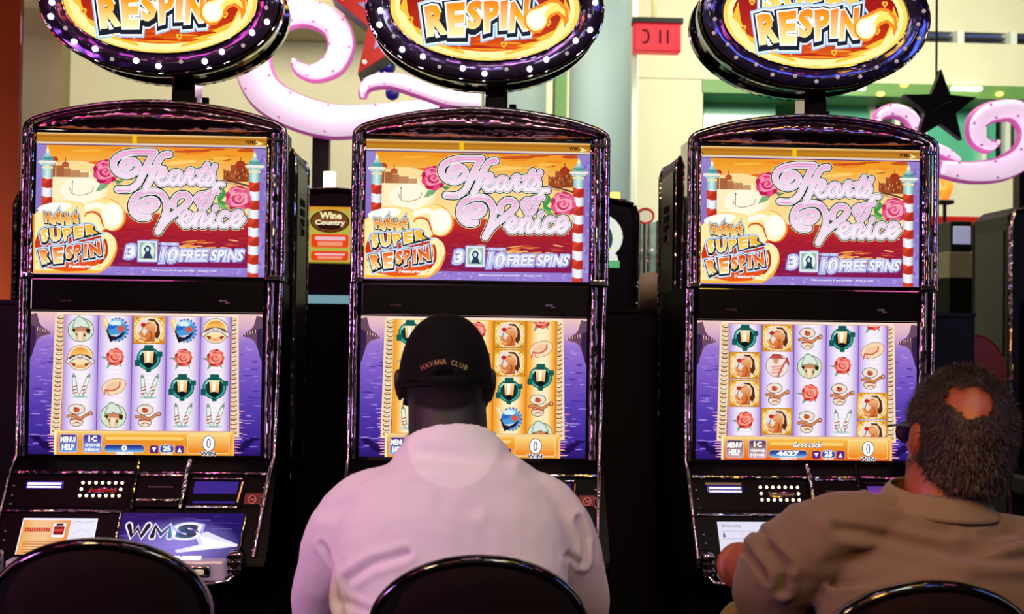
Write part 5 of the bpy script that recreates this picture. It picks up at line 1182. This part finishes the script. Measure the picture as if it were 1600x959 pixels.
limb(sh, [(L(0, 2.02, .50), (.135, .195)), (L(0, 2.03, .62), (.145, .215)), (L(0, 2.045, .75), (.140, .212)), (L(0, 2.09, .87), (.132, .215)), (L(0, 2.13, .945), (.112, .205)), (L(0, 2.155, .99), (.092, .165)), (L(-.003, 2.17, 1.03), (.082, .112)), (L(-.006, 2.185, 1.062), (.078, .086))], 32, flat_end=True)
for s in (-1, 1):
    limb(sh, [(L(s*.10, 2.15, .96), .062), (L(s*.165, 2.15, .925), .078), (L(s*.205, 2.165, .865), .077), (L(s*.235, 2.20, .78), .068), (L(s*.252, 2.26, .715), .060), (L(s*.225, 2.38, .712), .056), (L(s*.18, 2.56, .73), .042)], 18)
fM = crease([cr([(640, 845), (590, 862), (548, 892), (540, 925), (548, 959)], 2.08, .007, .008), cr([(505, 850), (528, 885), (537, 925)], 2.1, .006, .005), cr([(545, 925), (590, 935), (640, 925)], 2.05, .006, .004),
             cr([(660, 708), (720, 715), (790, 722)], 2.1, .012, .0035), cr([(690, 778), (740, 790)], 2.05, .010, .003), cr([(902, 812), (916, 842), (912, 880)], 2.1, .006, .007), cr([(880, 860), (905, 880)], 2.1, .005, .004), cr([(640, 760), (700, 772)], 2.0, .01, .002), cr([(500, 800), (545, 790)], 2.1, .012, .002)])
def dM(co, n):
    x, z = co.x + bx, co.z
    f = .0028*noise.noise(Vector((co.x*9, co.y*6, co.z*14))) + .0014*noise.noise(Vector((co.x*30, co.y*20, co.z*34+5)))
    if n.y < .3: f += 1.15*fM(x, z)
    # doubled cloth below the neckline
    e = math.hypot((x-W(708, 690, 2.05).x)/.088, (z-W(708, 690, 2.05).z)/.095)
    if n.y < 0: f += .0022*(1/(1+math.exp((e-1)*26)))
    return f
wm = cloth('white_cotton', '#e6dce0', .03); nt = wm.node_tree; bs_ = nt.nodes['Principled BSDF']
tc_ = nt.nodes.new('ShaderNodeTexCoord'); mp = nt.nodes.new('ShaderNodeMapping'); yc_ = W(708, 688, 2.05)
mp.inputs['Location'].default_value = (-(yc_.x-bx)/.104, .5, -yc_.z/.094); mp.inputs['Scale'].default_value = (1/.104, .5, 1/.094)
ln = nt.nodes.new('ShaderNodeVectorMath'); ln.operation = 'LENGTH'; rp = nt.nodes.new('ShaderNodeValToRGB')
rp.color_ramp.elements[0].position = .96; rp.color_ramp.elements[0].color = (*lin('#e8dfe3'), 1); rp.color_ramp.elements[1].position = 1.0; rp.color_ramp.elements[1].color = (*lin('#dccfd7'), 1)
nt.links.new(tc_.outputs['Object'], mp.inputs['Vector']); nt.links.new(mp.outputs[0], ln.inputs[0]); nt.links.new(ln.outputs['Value'], rp.inputs[0]); nt.links.new(rp.outputs[0], bs_.inputs['Base Color'])
shirt = grow(sh, 'shirt', wm, pm, .006, 5, dM)
MB().tube([L(-.006+.085*math.cos(k*.2244), 2.183+.078*math.sin(k*.2244), 1.064-.004*math.sin(k*.2244)+.004*math.cos(k*.2244)) for k in range(28)], .0055, 8, closed=True, flat=(1.8, .8), up=(0, 0, 1)).build('collar', cloth('white_collar', '#dccfd4'), shirt, angle=80)
pn = MB()
for s in (-1, 1): limb(pn, [(L(s*.085, 2.02, .57), .108), (L(s*.12, 2.25, .578), .092), (L(s*.14, 2.42, .565), .076), (L(s*.14, 2.475, .50), .070), (L(s*.14, 2.47, .35), .068), (L(s*.14, 2.45, .14), .062)])
limb(pn, [(L(-.07, 2.02, .57), (.10, .10)), (L(.07, 2.02, .57), (.10, .10))])
grow(pn, 'trousers', cloth('dark_denim', '#14141c', .2), pm, .009, 4)
for s in (-1, 1):
    q = MB(); limb(q, [(L(s*.14, 2.42, .055), (.045, .042)), (L(s*.14, 2.52, .045), (.035, .046)), (L(s*.14, 2.62, .035), (.028, .044))]); grow(q, 'shoe', mat('shoe_leather', '#0c0a0a', .4), pm, .008, 2)
# cap: six-panel crown with rear opening, strap, button and peak
cc = hc + Mh @ Vector((0, 0, .002)); RX, RY, RZ = .0925, .112, .1165
def capp(u, v):   # u round the head (0 at the back), v from rim to top
    th = 2*math.pi*u - math.pi/2; ph = v*math.pi/2
    k = math.cos(ph)**.82; z = math.sin(ph)**.92
    seam = 1 - .006*abs(math.cos(3*(th)))**14*(1-v)
    return cc + Mh @ Vector((RX*k*seam*math.cos(th), RY*k*seam*math.sin(th), -.030 + (RZ+.030)*z))
mb = MB(); nu, nv = 72, 22; g = {}
for i in range(nu):
    for j in range(nv+1): g[i, j] = mb.bm.verts.new(capp(i/nu, min(j/nv, .995)))
for i in range(nu):
    for j in range(nv):
        a_ = i if i < nu/2 else i-nu
        if (a_+.5)**2/14 + ((j+1)*1.0)**2/6 < 1: continue
        mb.bm.faces.new((g[i, j], g[(i+1) % nu, j], g[(i+1) % nu, j+1], g[i, j+1]))
mb.bm.faces.new([g[i, nv] for i in range(nu)])
cap = mb.build('cap', mat('black_twill', '#0b0807', .85, noise_amt=.25, nscale=200, bump=.2, bscale=600, bdist=.001, spec=.15), pm, angle=80)
sm_ = cap.modifiers.new('thick', 'SOLIDIFY'); sm_.thickness = .003; sm_.offset = -1
MB().tube([capp(u, .02)+(capp(u, .02)-cc).normalized()*.001 for u in [k/72 for k in range(-6, 7)]], .0035, 8, flat=(2.4, .6), up=(0, 0, 1)).build('strap', 'dull_black', cap, angle=80)
MB().tube([capp(k/72, .0) for k in range(72)], .003, 6, closed=True, up=(0, 0, 1)).build('sweatband', 'dull_black', cap)
MB().ball(capp(0, .999)+Vector((0, 0, .001)), .007, 12, 8, (1, 1, .4)).build('button', 'dull_black', cap)
def peak(u, v):
    th = math.pi*(.16+.68*u); return cc + Mh @ Vector((RX*math.cos(th)*(1+.05*v), RY*math.sin(th)*(1+.0*v)+v*.072*math.sin(math.pi*u)**.45, -.028-.012*v-.018*v*abs(2*u-1)))
pk_ = MB().grid(peak, 24, 8).build('peak', 'dull_black', cap); q = pk_.modifiers.new('t', 'SOLIDIFY'); q.thickness = .004
# the arched lettering sewn on the back of the crown
bv = BVHTree.FromPolygons([tuple(v.co) for v in cap.data.vertices], [tuple(p.vertices) for p in cap.data.polygons])
gold = lambda x: lerp(lin('#9a4a34'), lin('#a89a50'), x)  # reddish to yellow-green cast of the light put into the thread colour
lv, lf, lc = [], [], []
word = 'HAVANA CLUB'
P0 = Vector((bx, 2.12, 0))
for i, ch in enumerate(word):
    if ch == ' ': continue
    t_ = i/(len(word)-1); xc = 660 + 68*t_; yc = 569.5 + 9.5*(2*t_-1)**2 - 4.5; rot = (2*t_-1)*.42
    v, f = text_mesh(ch, .02, 2); xs_ = [p[0] for p in v]; ys_ = [p[1] for p in v]; mx_ = (min(xs_)+max(xs_))/2; my_ = (min(ys_)+max(ys_))/2; sc_ = 8.2/(max(ys_)-min(ys_)); b_ = len(lv)
    for x, y in v:
        lx, ly = (x-mx_)*sc_*.86, -(y-my_)*sc_; X = xc + lx*math.cos(rot) - ly*math.sin(rot); Yp = yc + lx*math.sin(rot) + ly*math.cos(rot)
        w0 = W(X, Yp, 2.11) - P0; hit = bv.ray_cast(Vector((w0.x, -1.0, w0.z)), Vector((0, 1, 0)))[0]
        lv.append((hit if hit else w0) + Vector((0, -.0012, 0))); lc.append(gold(t_))
    lf += [tuple(b_+k for k in q) for q in f]
me = bpy.data.meshes.new('lettering'); me.from_pydata(lv, [], lf); ca = me.color_attributes.new('ink', 'FLOAT_COLOR', 'POINT')
fl = []
for c_ in lc: fl += [*c_, 1]
ca.data.foreach_set('color', fl); thread = art_mat('thread_art', lit=True, rough=.6); thread.node_tree.nodes['Principled BSDF'].inputs['Specular IOR Level'].default_value = .5
me.materials.append(thread); link(bpy.data.objects.new('lettering', me), cap)

# --- balding man at the right
YR = 1.97
nb = W(1466, 800, YR); rx0 = nb.x
pr = empty('person', (rx0, YR, 0)); tag(pr, 'seated person with grey-brown hair and a bald spot, in a beige polo shirt', 'person')
def L(x, y, z): return Vector((x, y-YR, z))
hc = W(1498, 676, 1.99) - Vector((rx0, YR, 0)); Mh = Matrix.Rotation(R(8), 3, 'Z') @ Matrix.Rotation(R(-6), 3, 'X') @ Matrix.Rotation(R(6), 3, 'Y')
zN = nb.z
mb = MB()
limb(mb, [(L(0, 1.93, .56), (.12, .17)), (L(0, 1.93, .72), (.12, .175)), (L(0, 1.955, .83), (.10, .17)), (L(0, 1.975, zN-.09), (.075, .13)), (L(0, 1.98, zN-.03), (.055, .07))], 24)
limb(mb, [(L(.0, 1.975, zN-.04), (.064, .068)), (L(.012, 1.985, zN+.04), (.062, .064)), (L(.025, 1.995, zN+.09), (.066, .066))], 20)
head(mb, hc, .080, .100, .116, Mh)
el = W(1156, 884, 2.12) - Vector((rx0, YR, 0))
limb(mb, [(L(-.20, 1.985, zN-.085), .048), (L(-.265, 2.04, zN-.115), .048), (el, .046), (L(-.22, 2.27, .80), .040), (L(-.13, 2.44, .80), .028), (L(-.11, 2.46, .80), (.02, .027))])
hand(mb, L(-.10, 2.48, .80), (.3, 1, -.05), (0, 0, -1), 1, .4)
limb(mb, [(L(.20, 1.985, zN-.115), .048), (L(.27, 2.06, .81), .046), (L(.28, 2.14, .72), .042), (L(.22, 2.32, .74), .038), (L(.14, 2.50, .78), .028)])
hand(mb, L(.135, 2.52, .78), (-.1, 1, 0), (0, 0, -1), -1, .4)
kn = W(1166, 985, 2.38) - Vector((rx0, YR, 0))
for s, k in ((-1, kn), (1, L(.13, 2.40, .60))):
    limb(mb, [(L(s*.09, 1.97, .57), .085), (L(s*.12+(k.x+.12 if s < 0 else 0)*.4, 2.18, .60), .078), (k+Vector((0, -.05, 0)), .058), (k+Vector((0, .01, -.06)), .052), (Vector((k.x+.01, k.y+.03, .30)), .050), (Vector((k.x+.01, k.y+.02, .10)), .036)])
grow(mb, 'body', skinmat('ruddy_skin', '#8a4626', .45), pr, .0062, 3)
eyes(hc, Mh, .1, pr)
# hair shell with a bald spot at the crown, and short strands on it
bald = (W(1519, 627, 1.90) - Vector((rx0, YR, 0)))
mb = MB(); q = bmesh.ops.create_uvsphere(mb.bm, u_segments=120, v_segments=84, radius=1)
hr = []
def baldness(p):
    d = Mh @ Vector((0, 0, 0)); e = math.hypot((p.x-bald.x)/.030, (p.z-bald.z)/.026) if p.y < hc.y+.03 else 9
    return e + .35*noise.noise(p*55)
for v in q['verts']:
    l = v.co.copy(); q_ = (1-min(.96, l.z*l.z))**-.40 if l.z < 0 else 1; l2 = l; l = Vector((l.x*q_, l.y*q_, l.z)); p = Vector((l.x*.0885, -.006+l.y*.107, .010+l.z*(.108 if l.z > 0 else .128))); 
    if l.z < -.2: p.x *= 1-.14*(-l.z-.2); p.y += .016*(-l.z)
    n_ = noise.noise(l*5)*.004 + noise.noise(l*17)*.0022
    pw = hc + Mh @ (p + l*n_); v.co = pw; hr.append((v, l, pw))
kill = []
for v, l, pw in hr:
    face_side = l.y > .60 - .30*max(0, -l.z) and l.z < .62
    low = l.z < -.93 + .10*noise.noise(Vector((l.x*9, l.y*9, 0))) or (l.z < -.45 and l.y > .25)
    earz = abs(l.x) > .72 and -.50 < l.z < -.05 and l.y > .08
    if face_side or low or earz or baldness(pw) < 1: kill.append(v)
bmesh.ops.delete(mb.bm, geom=kill, context='VERTS')
hairm = mat('grey_brown_hair', '#1c1510', .55, noise_amt=.5, nscale=180, bump=.8, bscale=160, bdist=.004, spec=.3)
pts = [(f.calc_center_median(), f.normal.copy()) for f in mb.bm.faces]
hair = mb.build('hair', hairm, pr, angle=80); 
rnd = random.Random(8); sv, sf = [], []
for k in range(9000):
    c_, n_ = pts[rnd.randrange(len(pts))]
    if n_.dot(c_-hc) < 0: n_ = -n_
    down = Vector((0, 0, -1)) - n_*(-n_.z); swirl = down.normalized() if down.length > .05 else Vector((1, 0, 0))
    d = (n_*.55 + swirl*.9 + Vector((rnd.gauss(0, .3), rnd.gauss(0, .3), rnd.gauss(0, .3)))).normalized(); b_ = c_ + Vector((rnd.gauss(0, .002), rnd.gauss(0, .002), rnd.gauss(0, .002)))
    s_ = d.cross(n_); s_ = s_.normalized()*.0006 if s_.length > 1e-4 else Vector((.0006, 0, 0)); Lh = rnd.uniform(.008, .019); i0 = len(sv)
    sv += [b_-s_, b_+s_, b_+d*Lh*.6-s_*.7-n_*0, b_+d*Lh*.6+s_*.7, b_+d*Lh-n_*Lh*.2]; sf += [(i0, i0+1, i0+3, i0+2), (i0+2, i0+3, i0+4)]
me = bpy.data.meshes.new('hair_strands'); me.from_pydata(sv, [], sf); me.materials.append(mat('hair_strand', '#3a2e24', .5, spec=.4)); o = link(bpy.data.objects.new('hair_strands', me), hair); tag(o, kind='stuff')
# spectacles
gm = mat('dark_spectacle', '#141018', .25); gl = empty('spectacles', (0, 0, 0)); gl.parent = pr
def G(x, y, z): return hc + Mh @ Vector((x, y, z))
for s in (-1, 1):
    MB().tube([G(s*.088, -.005, .004), G(s*.090, .05, .006), G(s*.080, .104, .006)], .0022, 6).build('temple', gm, gl)
    MB().tube([G(s*.036+.027*math.cos(k*.3491), .112-abs(s*.036+.027*math.cos(k*.3491))*.12, -.002+.020*math.sin(k*.3491)) for k in range(18)], .0018, 6, closed=True).build('lens_frame', gm, gl)
    MB().grid(lambda u, v: G(s*.036+.025*math.cos(6.2832*u)*v, .112-abs(s*.036+.025*math.cos(6.2832*u)*v)*.12, -.002+.018*math.sin(6.2832*u)*v), 18, 2).build('lens', mat('tinted_lens%d' % s, '#2c1c58', .08, coat=1), gl)
MB().tube([G(-.010, .113, .002), G(0, .116, .005), G(.010, .113, .002)], .002, 6).build('bridge', gm, gl)
# polo shirt
sh = MB()
limb(sh, [(L(0, 1.94, .50), (.135, .20)), (L(0, 1.945, .62), (.145, .22)), (L(0, 1.95, .74), (.14, .222)), (L(.005, 1.955, .84), (.126, .222)), (L(.0, 1.965, zN-.09), (.108, .20)), (L(-.004, 1.975, zN-.045), (.088, .15)), (L(0, 1.98, zN-.005), (.074, .098)), (L(.002, 1.985, zN+.02), (.070, .082))], 32, flat_end=True)
limb(sh, [(L(-.08, 1.97, zN-.02), .052), (L(-.16, 1.975, zN-.028), .062), (L(-.212, 1.985, zN-.055), .075), (L(-.262, 2.02, zN-.115), .080), (L(-.278, 2.04, zN-.155), .074)], 18)
limb(sh, [(L(.08, 1.97, zN-.045), .050), (L(.16, 1.975, zN-.075), .066), (L(.215, 1.985, zN-.115), .078), (L(.262, 2.03, zN-.17), .080), (L(.28, 2.06, zN-.215), .076)], 18)
fR = crease([cr([(1330, 836), (1410, 852), (1500, 868), (1600, 872), (1650, 868)], 1.85, .010, .008), cr([(1395, 788), (1450, 806), (1530, 818), (1580, 822)], 1.88, .007, .005), cr([(1195, 815), (1205, 850), (1230, 880)], 1.95, .007, .005), cr([(1180, 870), (1200, 905)], 1.95, .006, .004),
             cr([(1235, 930), (1236, 900), (1215, 870)], 1.9, .008, .008), cr([(1290, 800), (1400, 830), (1480, 838)], 1.88, .012, .004), cr([(1330, 900), (1420, 880), (1500, 890)], 1.82, .015, .003), cr([(1540, 845), (1600, 840)], 1.88, .008, .004)])
def dR(co, n):
    x, z = co.x + rx0, co.z
    f = .004*noise.noise(Vector((co.x*7, co.y*6, co.z*16+3))) + .0014*noise.noise(Vector((co.x*24, co.y*20, co.z*40+5)))
    if n.y < .3: f += 1.6*fR(x, z)
    return f
shirt = grow(sh, 'polo_shirt', cloth('beige_pique', '#6c5d48', .06), pr, .006, 5, dR)
def col(u, v):
    th = 2*math.pi*u; k = v; r1, r2 = .080+.026*k, .072+.024*k
    return L(.003+r1*math.cos(th), 1.985+r2*math.sin(th), zN+.040-.040*k*(1+.1*math.sin(th))+.010*math.sin(th)-.006*math.cos(th)+.006*math.sin(math.pi*v))
cl = MB().grid(col, 48, 8).build('collar', cloth('beige_collar', '#75684f', .05), shirt, angle=80); q = cl.modifiers.new('t', 'SOLIDIFY'); q.thickness = .003
pn = MB()
for s, k in ((-1, kn), (1, L(.13, 2.40, .60))):
    limb(pn, [(L(s*.085, 1.95, .57), .108), (L(s*.12+(k.x+.12 if s < 0 else 0)*.4, 2.18, .60), .094), (k+Vector((0, -.05, 0)), .076), (k+Vector((0, .01, -.06)), .070), (Vector((k.x+.01, k.y+.03, .30)), .066), (Vector((k.x+.01, k.y+.02, .12)), .060)])
limb(pn, [(L(-.07, 1.94, .57), (.10, .10)), (L(.07, 1.94, .57), (.10, .10))])
fK = lambda co, n: .006*noise.noise(Vector((co.x*14, co.y*10, co.z*26)))
grow(pn, 'trousers', cloth('khaki_twill', '#8a7248', .1), pr, .008, 4, fK)
for k in (kn, L(.13, 2.40, .60)):
    q = MB(); limb(q, [(Vector((k.x+.01, k.y, .055)), (.045, .042)), (Vector((k.x+.01, k.y+.1, .045)), (.035, .046)), (Vector((k.x+.01, k.y+.19, .035)), (.028, .044))]); grow(q, 'shoe', mat('shoe_brown', '#1c120c', .4), pr, .008, 2)

# --- far figures seen in the gaps
c = W(1015, 470, 6.0); pf = empty('person', (c.x, 6.0, 0)); tag(pf, 'distant blurred person with brown hair in the gap left of the rightmost machine', 'person')
mb = MB(); hh_ = Vector((0, 0, c.z+.02))
head(mb, hh_, .078, .098, .116, Matrix.Identity(3)); limb(mb, [(Vector((0, -.02, .3)), (.1, .15)), (Vector((0, 0, c.z-.35)), (.1, .17)), (Vector((0, 0, c.z-.19)), (.08, .15)), (Vector((0, 0, c.z-.1)), (.05, .05))], 16)
for s in (-1, 1): limb(mb, [(Vector((s*.15, 0, c.z-.22)), .05), (Vector((s*.2, .05, c.z-.45)), .04), (Vector((s*.12, .22, c.z-.5)), .03)]); limb(mb, [(Vector((s*.08, 0, .35)), .07), (Vector((s*.09, .02, .1)), .045)])
grow(mb, 'body', mat('muted_clothes', '#5a4c44', .8), pf, .012, 2)
MB().ball((0, -.012, c.z+.045), .1, 20, 14, (.9, 1.02, 1.1)).build('hair', mat('far_brown_hair', '#6a4a34', .7, noise_amt=.4, nscale=60), pf)
c = W(1512, 560, 3.9); t = empty('red_chair', (c.x+.03, 3.9, 0)); tag(t, 'red padded chair back in the dark gap above the balding man', 'chair')
hz = W(1512, 522, 3.9).z
MB().prism([(.11*math.cos(math.pi*k/16), hz-.13+.13*math.sin(math.pi*k/16)) for k in range(17)] + [(-.10, hz-.34), (.10, hz-.34)], 0, .05, .012, 3).build('backrest', mat('red_vinyl', '#8a1408', .5), t)
MB().box(-.12, .12, -.24, .04, .42, .48, .02).build('seat', 'red', t); MB().tube([(0, -.1, .03), (0, -.1, .42)], .025, 12).build('pedestal', 'chrome', t); MB().tube([(0, -.1, 0), (0, -.1, .03)], .16, 24).build('base', 'dark_chrome', t)
MB().box(-.02, .02, .03, .05, .3, hz-.3).build('bracket', 'satin_black', t, False)
